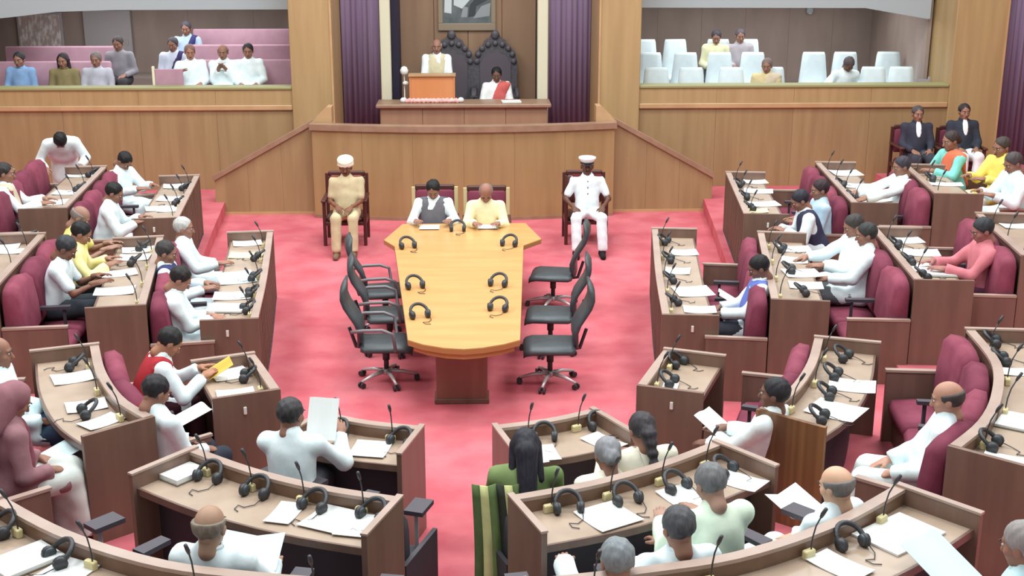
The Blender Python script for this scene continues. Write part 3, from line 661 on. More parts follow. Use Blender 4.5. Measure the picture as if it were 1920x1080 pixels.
def hand_fn(curl):
    segs = []
    for x, L, y0 in ((-.030, .066, .080), (-.010, .078, .088), (.010, .074, .086), (.029, .056, .078)):
        a = v3(x, y0, 0); ang = curl*.5; pr = a
        for k, l in enumerate((.46, .30, .24)):
            b = pr+v3(x*.12*l, math.cos(ang), -math.sin(ang))*(L*l); segs.append((pr, b, .0088-.0007*k, .0082-.0007*k)); pr = b; ang += curl
    t0 = v3(-.030, .022, -.004); t1 = v3(-.056, .048, -.014); t2 = v3(-.060, .078, -.024)
    def fn(P):
        d = ellip(P, v3(0, .046, 0), v3(.043, .055, .017)); d = smin(d, rcone(P, v3(0, -.05, .004), v3(0, .02, 0), .027, .026), .02)
        d = smin(d, rcone(P, t0, t1, .014, .011), .012); d = smin(d, rcone(P, t1, t2, .011, .009), .004)
        for a, b, r0, r1 in segs: d = smin(d, rcone(P, a, b, r0, r1), .0025)
        return d
    return fn
HEAD = surfnet(head_fn, (-.10, -.125, -.175), (.10, .135, .13), .0075)
HAND = {k: surfnet(hand_fn(c), (-.08, -.08, -.10), (.06, .19, .035), .0058) for k, c in (('relax', .30), ('grip', .75), ('flat', .1))}
def hair_fn(style):
    def fn(P):
        n = .0035*np.sin(P[:, 0]*95+P[:, 1]*40)*np.sin(P[:, 2]*75+P[:, 1]*60)+.003*np.sin(P[:, 0]*38+1)
        d = ellip(P, v3(0, -.020, .032), v3(.0835, .102, .095))+n
        cutf = (P[:, 1]-.060)*.80+(.055-P[:, 2])*.60       # keeps the face free
        d = np.maximum(d, cutf); d = np.maximum(d, -.062-P[:, 2]+np.where(P[:, 1] > -.02, .05, 0))
        if style == 'bald': d = np.maximum(d, P[:, 2]-.045); d = np.maximum(d, P[:, 1]-.03)
        if style == 'thin': d = np.maximum(d, P[:, 1]-.035+np.maximum(0, .05-np.abs(P[:, 0]))*-.3); 
        if style in ('bun', 'braid', 'long'):
            d = np.minimum(d, ellip(P, v3(0, -.10, -.015), v3(.055, .045, .06))+n)
        if style == 'braid': d = smin(d, rcone(P, v3(0, -.115, -.03), v3(.01, -.125, -.34), .042+0*P[:, 0]*0, .022)+.006*np.sin(P[:, 2]*95), .03)
        if style == 'long':
            d = smin(d, rcone(P, v3(0, -.085, -.03), v3(0, -.085, -.30), .070, .060), .04)
            for sx in (-1, 1): d = smin(d, rcone(P, v3(sx*.075, -.01, .02), v3(sx*.085, -.01, -.20), .028, .03), .02)
        return d
    return fn
HAIR = {}
def hair_mesh(style, rgb):
    k = (style, rgb)
    if k not in HAIR:
        lo = -.44 if style == 'braid' else -.38 if style == 'long' else -.12
        V, F = surfnet(hair_fn(style), (-.13, -.19, lo), (.13, .10, .145), .0095 if style in ('short', 'bald', 'thin') else .012)
        HAIR[k] = raw_mesh('hair', [(V, F, 0)], [hairmat(rgb)])
    return HAIR[k]
def raw_mesh(name, parts, mats):
    V = []; F = []; Mi = []; b = 0
    for v, f, mi in parts:
        V += [tuple(x) for x in v]; F += [tuple(int(i)+b for i in q) for q in f]; Mi += [mi]*len(f); b += len(v)
    me = bpy.data.meshes.new(name); me.from_pydata(V, [], F)
    for m_ in mats: me.materials.append(m_)
    me.polygons.foreach_set('material_index', Mi); me.polygons.foreach_set('use_smooth', [True]*len(F)); me.update()
    return me
def bounds(pts, pad):
    A = np.array(pts); return A.min(0)-pad, A.max(0)+pad
def person(p):
    J = skeleton(p); h = p.get('h', .02); seed = abs(hash(p['label'])) % 9999 if False else sum(map(ord, p['label'])) % 9999
    root = thing('person', p['label'], 'person', p['loc'], p['rz'])
    skin = skinmat(p.get('skin', (146, 104, 86))); o = p['fit']; g = p.get('girth', 1.08)
    HB = Matrix.Rotation(J['hy'], 3, 'Z') @ Matrix.Rotation(J['hp'], 3, 'X'); HB = np.array(HB)
    u, fw = J['u'], J['fw']; TB = np.stack([J['rt'], fw-J['rt']*np.dot(fw, J['rt']), u], 1)
    # --- body: one continuous surface
    def torso(P, e):
        d = ellip(P, J['H']+u*.03, v3(.155+e, .120+e, .13+e)*v3(g, g, 1), TB)
        d = smin(d, ellip(P, J['B']+u*.02+fw*(.02*g), v3(.145+e, .112+e, .16+e)*v3(g, g*1.02, 1), TB), .07)
        d = smin(d, ellip(P, J['Ch'], v3(.160+e, .108+e, .16+e)*v3(.5+.5*g, .5+.5*g, 1), TB), .07)
        d = smin(d, rcone(P, J['SL']+u*.004, J['SR']+u*.004, .052+e, .052+e), .06)
        return d
    def legs(P, e, r0=.078, r1=.056, r2=.042):
        d = None
        for k in 'LR':
            a = rcone(P, J['hip'+k], J['K'+k], r0+e, r1+e); a = smin(a, rcone(P, J['K'+k], J['A'+k], r1+e, r2+e), .02)
            d = a if d is None else smin(d, a, .02)
        return d
    def arms(P, e, r0=.048, r1=.038, r2=.028, cut=1., which='LR'):
        d = None
        for k in which:
            a = rcone(P, J['S'+k], J['E'+k], r0+e, r1+e)
            if cut >= 1: a = smin(a, rcone(P, J['E'+k], J['W'+k]+(J['E'+k]-J['W'+k])*.02, r1+e, r2+e), .02)
            elif cut < .9: a = rcone(P, J['S'+k], J['S'+k]+(J['E'+k]-J['S'+k])*cut, r0+e, r1+e+.006)
            d = a if d is None else np.minimum(d, a)
        return d
    def body(P):
        d = torso(P, -.022); d = smin(d, arms(P, -.004), .03); d = smin(d, legs(P, -.006), .04)
        d = smin(d, rcone(P, J['N']-u*.03, J['Hd']-HB@v3(0, .03, .05), .050, .049), .02)
        for k in 'LR': d = smin(d, rcone(P, J['A'+k]+v3(0, -.02, -.025), J['A'+k]+v3(0, .13, -.045), .036, .026), .03)
        return d
    pts = [J[k] for k in ('H', 'N', 'SL', 'SR', 'EL', 'ER', 'WL', 'WR', 'KL', 'KR', 'AL', 'AR')]
    lo, hi = bounds(pts, .20); lo[2] = max(lo[2], -.01)
    parts = [surfnet(body, lo, hi, max(h, .022))+(0,)]
    hv = HEAD[0]@HB.T+J['Hd']; parts.append((hv, HEAD[1], 0))
    def onhead(c, r, mi, n=8, m=6):
        V, F = ico(c, r, n, m); parts.append((np.array(V)@HB.T+J['Hd'], F, mi))
    for sx in (-1, 1):
        onhead((sx*.031, .080, .010), (.0105, .0095, .0062), 1); onhead((sx*.031, .0875, .009), (.0062, .005, .0062), 2)
        onhead((sx*.032, .090, .030), (.019, .006, .0042), 2)
    onhead((0, .091, -.053), (.022, .006, .004), 3); onhead((0, .090, -.061), (.018, .007, .005), 3)
    if p.get('tache'): onhead((0, .094, -.043), (.030, .009, .0075), 4)
    for k, sx in (('R', 1), ('L', -1)):
        y = unit(unit(J['W'+k]-J['E'+k])+v3(*p.get('hdir', (0, .35, -.1)))); zz = v3(*p.get('hup', (sx*.25, -.1, 1))); zz = unit(zz-y*np.dot(zz, y)); xx = np.cross(y, zz)
        hv = HAND[p.get('grip', 'relax')][0].copy(); hf = HAND[p.get('grip', 'relax')][1]
        if k == 'L': hv[:, 0] *= -1; hf = hf[:, ::-1]
        parts.append((hv@np.stack([xx, y, zz], 0)+J['W'+k], hf, 0))
    hc = o.get('haircol', (22, 20, 22))
    link('body', raw_mesh('body', parts, [skin, M['eye'], M['eyed'], M['lip'], hairmat(hc)]), root)
    # --- hair or headgear
    hs = o.get('hair', 'short')
    def headpart(name, me, par=root):
        q = link(name, me, par); q.matrix_local = Matrix.Translation(J['Hd']) @ Matrix(HB).to_4x4(); return q
    if hs != 'none': headpart('hair', hair_mesh(hs, hc))
    if o.get('cap') == 'turban':
        m_ = MB(); m_.lathe([(.088, .0), (.104, .025), (.106, .06), (.098, .10), (.07, .128), (.0, .138)], 20, (0, -.012, .018), sx=.95, sy=1.08)
        for k in range(4): m_.tube([(.1*math.cos(a)*.98, -.012+.112*math.sin(a), .04+.022*k+.016*math.sin(a+k)) for a in np.linspace(0, 6.283, 17)], .011, 6)
        headpart('turban', m_.mesh('turban', cloth((232, 226, 200)), True))
    if o.get('cap') == 'navy':
        m_ = MB(); m_.lathe([(.092, .0), (.092, .035), (.122, .075), (.120, .088), (.0, .098)], 20, (0, -.012, .035), sx=.95, sy=1.08)
        q = headpart('peaked_cap', m_.mesh('peaked_cap', cloth((236, 240, 242)), True))
        m_ = MB(); m_.lathe([(.0945, .004), (.0945, .032)], 20, (0, -.012, .035), sx=.95, sy=1.08); link('cap_band', m_.mesh('cap_band', M['black'], True), q)
        m_ = MB(); m_.prism([(.085*math.sin(a), .075+.055*math.cos(a)) for a in np.linspace(-1.35, 1.35, 9)], .030, .038); link('visor', m_.mesh('visor', M['black']), q)
    if o.get('cap') == 'cloth':
        V, F = surfnet(lambda P: np.maximum(np.minimum(ellip(P, v3(0, -.02, .03), v3(.095, .112, .104)), rcone(P, v3(0, -.06, 0), v3(0, -.08, -.2), .1, .13)), (P[:, 1]-.05)), (-.17, -.22, -.3), (.17, .12, .16), .014)
        headpart('head_cloth', raw_mesh('head_cloth', [(V, F, 0)], [cloth(o['capcol'])]))
    if o.get('glasses'):
        m_ = MB()
        for sx in (-1, 1):
            m_.tube([(sx*.032+.021*math.cos(a), .1, .008+.017*math.sin(a)) for a in np.linspace(0, 6.283, 13)], .002, 5); m_.tube([(sx*.053, .1, .012), (sx*.078, -.005, .014)], .002, 5)
        m_.tube([(-.011, .101, .012), (.011, .101, .012)], .002, 5); headpart('spectacles', m_.mesh('spectacles', M['black']))
    # --- clothes
    fs = p.get('fold', .006)
    kind = o.get('top', 'kurta'); lo2, hi2 = bounds([J[k] for k in ('H', 'N', 'SL', 'SR', 'EL', 'ER', 'WL', 'WR')]+([J['KL'], J['KR']] if kind in ('kurta', 'sari') else []), .19)
    lo2[2] = max(lo2[2], .02)
    def shirt(P):
        d = torso(P, .004)
        if kind == 'short': d = smin(d, arms(P, .012, cut=.72), .03)
        elif kind == 'blouse': d = smin(d, arms(P, .008, cut=.55), .03)
        else: d = smin(d, arms(P, .019 if kind == 'kurta' else .015, r2=.036), .035)
        if kind in ('kurta', 'sari') and not p.get('stand'):
            q = None
            for k in 'LR':
                a = rcone(P, J['hip'+k], J['hip'+k]+(J['K'+k]-J['hip'+k])*.86, .098, .084); q = a if q is None else smin(q, a, .07)
            d = smin(d, q, .05)
        if p.get('stand'):
            d = smin(d, rcone(P, J['H'], v3(0, .02, .52 if kind in ('kurta', 'sari') else .74), .14, .165), .05)
        d = smin(d, rcone(P, J['N']-u*.09, J['N']+u*.016-fw*.008, .10, .070), .04)
        d = np.maximum(d, -rcone(P, J['N']+u*.046+fw*.012, J['N']+u*.3+fw*.07, .047, .085))     # neck opening
        for k in 'LR':
            if kind in ('kurta', 'long', 'suit', 'sari'):
                e = unit(J['W'+k]-J['E'+k]); d = np.maximum(d, np.where(np.linalg.norm(P-J['W'+k], axis=1) < .13, (P-J['W'+k])@e+.008, -1))
        return d+folds(P, fs, seed)
    top = link('suit_jacket' if kind == 'suit' else 'sari' if kind == 'sari' else 'kurta' if kind == 'kurta' else 'blouse' if kind == 'blouse' else 'shirt',
               raw_mesh('top', [surfnet(shirt, lo2, hi2, h)+(0,)], [cloth(o['col'])]), root)
    # collar
    m_ = MB(); ring = []
    cN = J['N']+u*.026
    for a in np.linspace(0, 6.283, 15)[:-1]:
        ring.append(cN+J['rt']*(.059*math.cos(a))+fw*(.057*math.sin(a)+.002)+u*(.006-.016*math.sin(a)))
    m_.tube(ring+[ring[0]], .011 if kind != 'suit' else .014, 6, cap=False)
    if kind not in ('sari', 'blouse'): m_.build('collar', cloth(o.get('collar', o['col'])), top, True)
    if kind == 'suit':
        def sf(P):
            c = J['N']+fw*.10-u*.07; return np.maximum(smin(torso(P, .012), rcone(P, J['N']-u*.09, J['N']+u*.016, .110, .080), .04), ellip(P, c, v3(.042, .09, .14), TB))
        link('shirt_front', raw_mesh('shirt_front', [surfnet(sf, J['Ch']-.2, J['Ch']+.24, .014)+(0,)], [cloth((236, 238, 240))]), root)
    if o.get('vest'):
        def vest(P):
            d = torso(P, .016)
            for k in 'LR': d = np.maximum(d, -rcone(P, J['S'+k]+u*.0, J['S'+k]-u*.12+J['rt']*(.03 if k == 'R' else -.03), .078, .07))
            d = np.maximum(d, -rcone(P, J['N']+u*.03, J['N']+u*.3, .060, .08))
            d = np.maximum(d, -((P-(J['H']-u*.05))@u))
            return d+folds(P, .004, seed+3)
        a, b = bounds([J['H'], J['N'], J['SL'], J['SR']], .20)
        vo = link('waistcoat', raw_mesh('waistcoat', [surfnet(vest, a, b, h)+(0,)], [cloth(o['vest'])]), root)
    if o.get('buttons'):
        m_ = MB()
        for k in range(5):
            c = J['Ch']+u*(.10-.08*k)+fw*(.128+.012*math.sin(k*.7)); V, F = ico(c, (.009, .009, .009), 6, 4); m_.add(V, F)
        m_.build('button', cloth(o['buttons']), top, True)
    if o.get('epaulettes'):
        for k, sx in (('R', 1), ('L', -1)):
            c = J['S'+k]+u*.068-J['rt']*(sx*.035); m_ = MB(); m_.box(c[0]-.055, c[0]+.055, c[1]-.026, c[1]+.026, c[2]-.012, c[2]+.012, .006); m_.build('epaulette', cloth(o['epaulettes']), top)
    if o.get('drape'):
        # length of cloth over the left shoulder: from the waist in front, over, and down the back
        pth = [J['H']+fw*.15+J['rt']*.10+u*.02, J['B']+fw*.158, J['Ch']+fw*.135-J['rt']*.06, J['SL']+u*.068+J['rt']*.04, J['SL']-fw*.10+J['rt']*.03-u*.06, J['B']-fw*.155-J['rt']*.06, J['H']-fw*.16-J['rt']*.05+u*.02]
        if p.get('drapew', .1) > .12: pth = pth[1:]
        P_ = []
        for i in range(len(pth)-1):
            for t in np.linspace(0, 1, 6)[:-1]: P_.append(pth[i]*(1-t)+pth[i+1]*t)
        P_.append(pth[-1]); wd = p.get('drapew', .10)
        def dr(P):
            d = None
            for i in range(0, len(P_)-1, 1):
                a = np.linalg.norm(P-P_[i], axis=1)-wd; d = a if d is None else smin(d, a, .02)
            d = np.maximum(d, torso(P, .024)); d = np.maximum(d, -rcone(P, J['N']+u*.02, J['N']+u*.3, .058, .08))
            return d+folds(P, .005, seed+5)
        a, b = bounds(P_, .14)
        link('sari_drape' if kind in ('sari', 'blouse') else 'shawl', raw_mesh('drape', [surfnet(dr, a, b, h)+(0,)], [cloth(o['drape'])]), root)
    bt = o.get('legs')
    if bt:
        lo3, hi3 = bounds([J[k] for k in ('H', 'KL', 'KR', 'AL', 'AR')], .16); lo3[2] = max(lo3[2], .02); hi3[2] = J['H'][2]+.13
        def trousers(P):
            d = legs(P, .014 if o.get('slim') else .022, r2=.05)
            d = smin(d, ellip(P, J['H']+u*.02, v3(.150, .116, .12)*v3(g, g, 1), TB), .05)
            if kind == 'sari' or o.get('dhoti'):
                a = rcone(P, (J['KL']+J['KR'])/2, (J['AL']+J['AR'])/2, .13, .15); d = smin(d, a, .05)
            d = np.maximum(d, .075-P[:, 2])
            return d+folds(P, fs*.8, seed+9)
        link('skirt' if kind == 'sari' else 'dhoti' if o.get('dhoti') else 'trousers', raw_mesh('trousers', [surfnet(trousers, lo3, hi3, max(h, .018))+(0,)], [cloth(bt)]), root)
    if o.get('shoes'):
        for k in 'LR':
            a = J['A'+k]
            fn = lambda P: np.maximum(smin(rcone(P, a+v3(0, -.035, -.03), a+v3(0, .15, -.042), .046, .036), rcone(P, a+v3(0, -.02, -.02), a+v3(0, 0, .02), .046, .044), .02), .0-P[:, 2]+.001)
            link('shoe', raw_mesh('shoe', [surfnet(fn, a-v3(.08, .11, .10), a+v3(.08, .22, .08), .014)+(0,)], [cloth(o['shoes'])]), root)
    return root
# ---- baked positions in metres (chamber axis along +y, floor of the well at z 0)
MICS = [
 ('gooseneck microphone, first from the far end on the left straight inner desk', -2.221, 13.837, 0.7, -1.451, ''),
 ('gooseneck microphone, second from the far end on the left straight inner desk', -2.144, 13.192, 0.7, -1.453, ''),
 ('gooseneck microphone, third from the far end on the left straight inner desk', -2.068, 12.547, 0.7, -1.456, ''),
 ('gooseneck microphone, fourth from the far end on the left straight inner desk', -2.0, 11.902, 0.7, -1.472, ''),
 ('gooseneck microphone, fifth from the far end on the left straight inner desk', -1.939, 11.256, 0.7, -1.481, ''),
 ('gooseneck microphone, first from the far end on the right straight inner desk', 2.271, 13.837, 0.7, 1.451, ''),
 ('gooseneck microphone, second from the far end on the right straight inner desk', 2.194, 13.192, 0.7, 1.453, ''),
 ('gooseneck microphone, third from the far end on the right straight inner desk', 2.118, 12.547, 0.7, 1.456, ''),
 ('gooseneck microphone, fourth from the far end on the right straight inner desk', 2.05, 11.902, 0.7, 1.472, ''),
 ('gooseneck microphone, fifth from the far end on the right straight inner desk', 1.989, 11.256, 0.7, 1.481, ''),
 ('gooseneck microphone, first from the far end on the left curved inner desk', -1.692, 9.719, 0.7, -1.183, ''),
 ('gooseneck microphone, second from the far end on the left curved inner desk', -1.533, 9.319, 0.7, -1.197, ''),
 ('gooseneck microphone, first from the far end on the right curved inner desk', 1.742, 9.719, 0.7, 1.183, ''),
 ('gooseneck microphone, second from the far end on the right curved inner desk', 1.583, 9.319, 0.7, 1.197, ''),
 ('gooseneck microphone, first from the aisle end on the left front inner desk', -0.457, 8.327, 0.7, -0.27, ''),
 ('gooseneck microphone, second from the aisle end on the left front inner desk', -0.828, 8.473, 0.7, -0.489, ''),
 ('gooseneck microphone, first from the aisle end on the right front inner desk', 0.507, 8.327, 0.7, 0.27, ''),
 ('gooseneck microphone, second from the aisle end on the right front inner desk', 0.878, 8.473, 0.7, 0.489, ''),
 ('gooseneck microphone, first from the far end on the left far second-row desk', -3.533, 16.193, 0.8899999999999999, -1.464, ''),
 ('gooseneck microphone, second from the far end on the left far second-row desk', -3.469, 15.598, 0.8899999999999999, -1.464, ''),
 ('gooseneck microphone, third from the far end on the left far second-row desk', -3.405, 15.003, 0.8899999999999999, -1.464, ''),
 ('gooseneck microphone, fourth from the far end on the left far second-row desk', -3.341, 14.408, 0.8899999999999999, -1.464, ''),
 ('gooseneck microphone, first from the far end on the right far second-row desk', 3.583, 16.193, 0.8899999999999999, 1.464, ''),
 ('gooseneck microphone, second from the far end on the right far second-row desk', 3.519, 15.598, 0.8899999999999999, 1.464, ''),
 ('gooseneck microphone, third from the far end on the right far second-row desk', 3.455, 15.003, 0.8899999999999999, 1.464, ''),
 ('gooseneck microphone, fourth from the far end on the right far second-row desk', 3.391, 14.408, 0.8899999999999999, 1.464, ''),
 ('gooseneck microphone, first from the far end on the left straight second-row desk', -3.218, 12.882, 0.8899999999999999, -1.404, ''),
 ('gooseneck microphone, second from the far end on the left straight second-row desk', -3.115, 12.275, 0.8899999999999999, -1.404, ''),
 ('gooseneck microphone, third from the far end on the left straight second-row desk', -3.013, 11.667, 0.8899999999999999, -1.404, ''),
 ('gooseneck microphone, fourth from the far end on the left straight second-row desk', -2.91, 11.06, 0.8899999999999999, -1.404, ''),
 ('gooseneck microphone, first from the far end on the right straight second-row desk', 3.268, 12.882, 0.8899999999999999, 1.404, ''),
 ('gooseneck microphone, second from the far end on the right straight second-row desk', 3.165, 12.275, 0.8899999999999999, 1.404, ''),
 ('gooseneck microphone, third from the far end on the right straight second-row desk', 3.063, 11.667, 0.8899999999999999, 1.404, ''),
 ('gooseneck microphone, fourth from the far end on the right straight second-row desk', 2.96, 11.06, 0.8899999999999999, 1.404, ''),
 ('gooseneck microphone, first from the far end on the left curved second-row desk', -2.866, 9.369, 0.8899999999999999, -1.235, ''),
 ('gooseneck microphone, second from the far end on the left curved second-row desk', -2.646, 8.825, 0.8899999999999999, -1.128, ''),
 ('gooseneck microphone, third from the far end on the left curved second-row desk', -2.342, 8.312, 0.8899999999999999, -0.885, ''),
 ('gooseneck microphone, first from the far end on the right curved second-row desk', 2.916, 9.369, 0.8899999999999999, 1.235, ''),
 ('gooseneck microphone, second from the far end on the right curved second-row desk', 2.696, 8.825, 0.8899999999999999, 1.128, ''),
 ('gooseneck microphone, third from the far end on the right curved second-row desk', 2.392, 8.312, 0.8899999999999999, 0.885, ''),
 ('gooseneck microphone, first from the aisle end on the left front second-row desk', -0.531, 6.813, 0.8899999999999999, -0.338, ''),
 ('gooseneck microphone, second from the aisle end on the left front second-row desk', -0.898, 6.965, 0.8899999999999999, -0.461, ''),
 ('gooseneck microphone, third from the aisle end on the left front second-row desk', -1.242, 7.16, 0.8899999999999999, -0.571, ''),
 ('gooseneck microphone, fourth from the aisle end on the left front second-row desk', -1.561, 7.393, 0.8899999999999999, -0.667, ''),
 ('gooseneck microphone, first from the aisle end on the right front second-row desk', 0.581, 6.813, 0.8899999999999999, 0.338, ''),
 ('gooseneck microphone, second from the aisle end on the right front second-row desk', 0.948, 6.965, 0.8899999999999999, 0.461, ''),
 ('gooseneck microphone, third from the aisle end on the right front second-row desk', 1.292, 7.16, 0.8899999999999999, 0.571, ''),
 ('gooseneck microphone, fourth from the aisle end on the right front second-row desk', 1.611, 7.393, 0.8899999999999999, 0.667, ''),
 ('gooseneck microphone, first from the far end on the left far third-row desk', -4.643, 15.869, 1.08, -1.482, ''),
 ('gooseneck microphone, second from the far end on the left far third-row desk', -4.591, 15.281, 1.08, -1.482, ''),
 ('gooseneck microphone, third from the far end on the left far third-row desk', -4.538, 14.694, 1.08, -1.482, ''),
 ('gooseneck microphone, fourth from the far end on the left far third-row desk', -4.486, 14.106, 1.08, -1.482, ''),
 ('gooseneck microphone, first from the far end on the right far third-row desk', 4.693, 15.869, 1.08, 1.482, ''),
 ('gooseneck microphone, second from the far end on the right far third-row desk', 4.641, 15.281, 1.08, 1.482, ''),
 ('gooseneck microphone, third from the far end on the right far third-row desk', 4.588, 14.694, 1.08, 1.482, ''),
 ('gooseneck microphone, fourth from the far end on the right far third-row desk', 4.536, 14.106, 1.08, 1.482, ''),
 ('gooseneck microphone, first from the far end on the left straight third-row desk', -4.278, 12.275, 1.08, -1.471, ''),
 ('gooseneck microphone, second from the far end on the left straight third-row desk', -4.215, 11.642, 1.08, -1.471, ''),
 ('gooseneck microphone, third from the far end on the left straight third-row desk', -4.151, 11.008, 1.08, -1.471, ''),
 ('gooseneck microphone, first from the far end on the right straight third-row desk', 4.328, 12.275, 1.08, 1.471, ''),
 ('gooseneck microphone, second from the far end on the right straight third-row desk', 4.265, 11.642, 1.08, 1.471, ''),
 ('gooseneck microphone, third from the far end on the right straight third-row desk', 4.201, 11.008, 1.08, 1.471, ''),
 ('gooseneck microphone, first from the far end on the left curved third-row desk', -4.008, 8.955, 1.08, -1.467, ''),
 ('gooseneck microphone, second from the far end on the left curved third-row desk', -3.888, 8.335, 1.08, -1.244, ''),
 ('gooseneck microphone, third from the far end on the left curved third-row desk', -3.636, 7.76, 1.08, -1.095, ''),
 ('gooseneck microphone, fourth from the far end on the left curved third-row desk', -3.286, 7.232, 1.08, -0.86, ''),
 ('gooseneck microphone, first from the far end on the right curved third-row desk', 4.058, 8.955, 1.08, 1.467, ''),
 ('gooseneck microphone, second from the far end on the right curved third-row desk', 3.938, 8.335, 1.08, 1.244, ''),
 ('gooseneck microphone, third from the far end on the right curved third-row desk', 3.686, 7.76, 1.08, 1.095, ''),
 ('gooseneck microphone, fourth from the far end on the right curved third-row desk', 3.336, 7.232, 1.08, 0.86, ''),
 ('gooseneck microphone, first from the aisle end on the left front third-row desk', -0.65, 5.469, 1.08, -0.178, ''),
 ('gooseneck microphone, second from the aisle end on the left front third-row desk', -1.252, 5.598, 1.08, -0.266, ''),
 ('gooseneck microphone, third from the aisle end on the left front third-row desk', -1.825, 5.861, 1.08, -0.542, ''),
 ('gooseneck microphone, fourth from the aisle end on the left front third-row desk', -2.325, 6.233, 1.08, -0.724, ''),
 ('gooseneck microphone, first from the aisle end on the right front third-row desk', 0.7, 5.469, 1.08, 0.178, ''),
 ('gooseneck microphone, second from the aisle end on the right front third-row desk', 1.302, 5.598, 1.08, 0.266, ''),
 ('gooseneck microphone, third from the aisle end on the right front third-row desk', 1.875, 5.861, 1.08, 0.542, ''),
 ('gooseneck microphone, fourth from the aisle end on the right front third-row desk', 2.375, 6.233, 1.08, 0.724, ''),
 ('gooseneck microphone, first from the far end on the left far outer desk', -5.389, 14.724, 1.27, -1.459, ''),
 ('gooseneck microphone, second from the far end on the left far outer desk', -5.329, 14.19, 1.27, -1.459, ''),
 ('gooseneck microphone, third from the far end on the left far outer desk', -5.269, 13.657, 1.27, -1.459, ''),
 ('gooseneck microphone, first from the far end on the right far outer desk', 5.439, 14.724, 1.27, 1.459, ''),
 ('gooseneck microphone, second from the far end on the right far outer desk', 5.379, 14.19, 1.27, 1.459, ''),
 ('gooseneck microphone, third from the far end on the right far outer desk', 5.319, 13.657, 1.27, 1.459, ''),
 ('gooseneck microphone, first from the far end on the left straight outer desk', -5.274, 12.121, 1.27, -1.441, ''),
 ('gooseneck microphone, second from the far end on the left straight outer desk', -5.204, 11.584, 1.27, -1.441, ''),
 ('gooseneck microphone, third from the far end on the left straight outer desk', -5.134, 11.047, 1.27, -1.441, ''),
 ('gooseneck microphone, first from the far end on the right straight outer desk', 5.324, 12.121, 1.27, 1.441, ''),
 ('gooseneck microphone, second from the far end on the right straight outer desk', 5.254, 11.584, 1.27, 1.441, ''),
 ('gooseneck microphone, third from the far end on the right straight outer desk', 5.184, 11.047, 1.27, 1.441, '')]
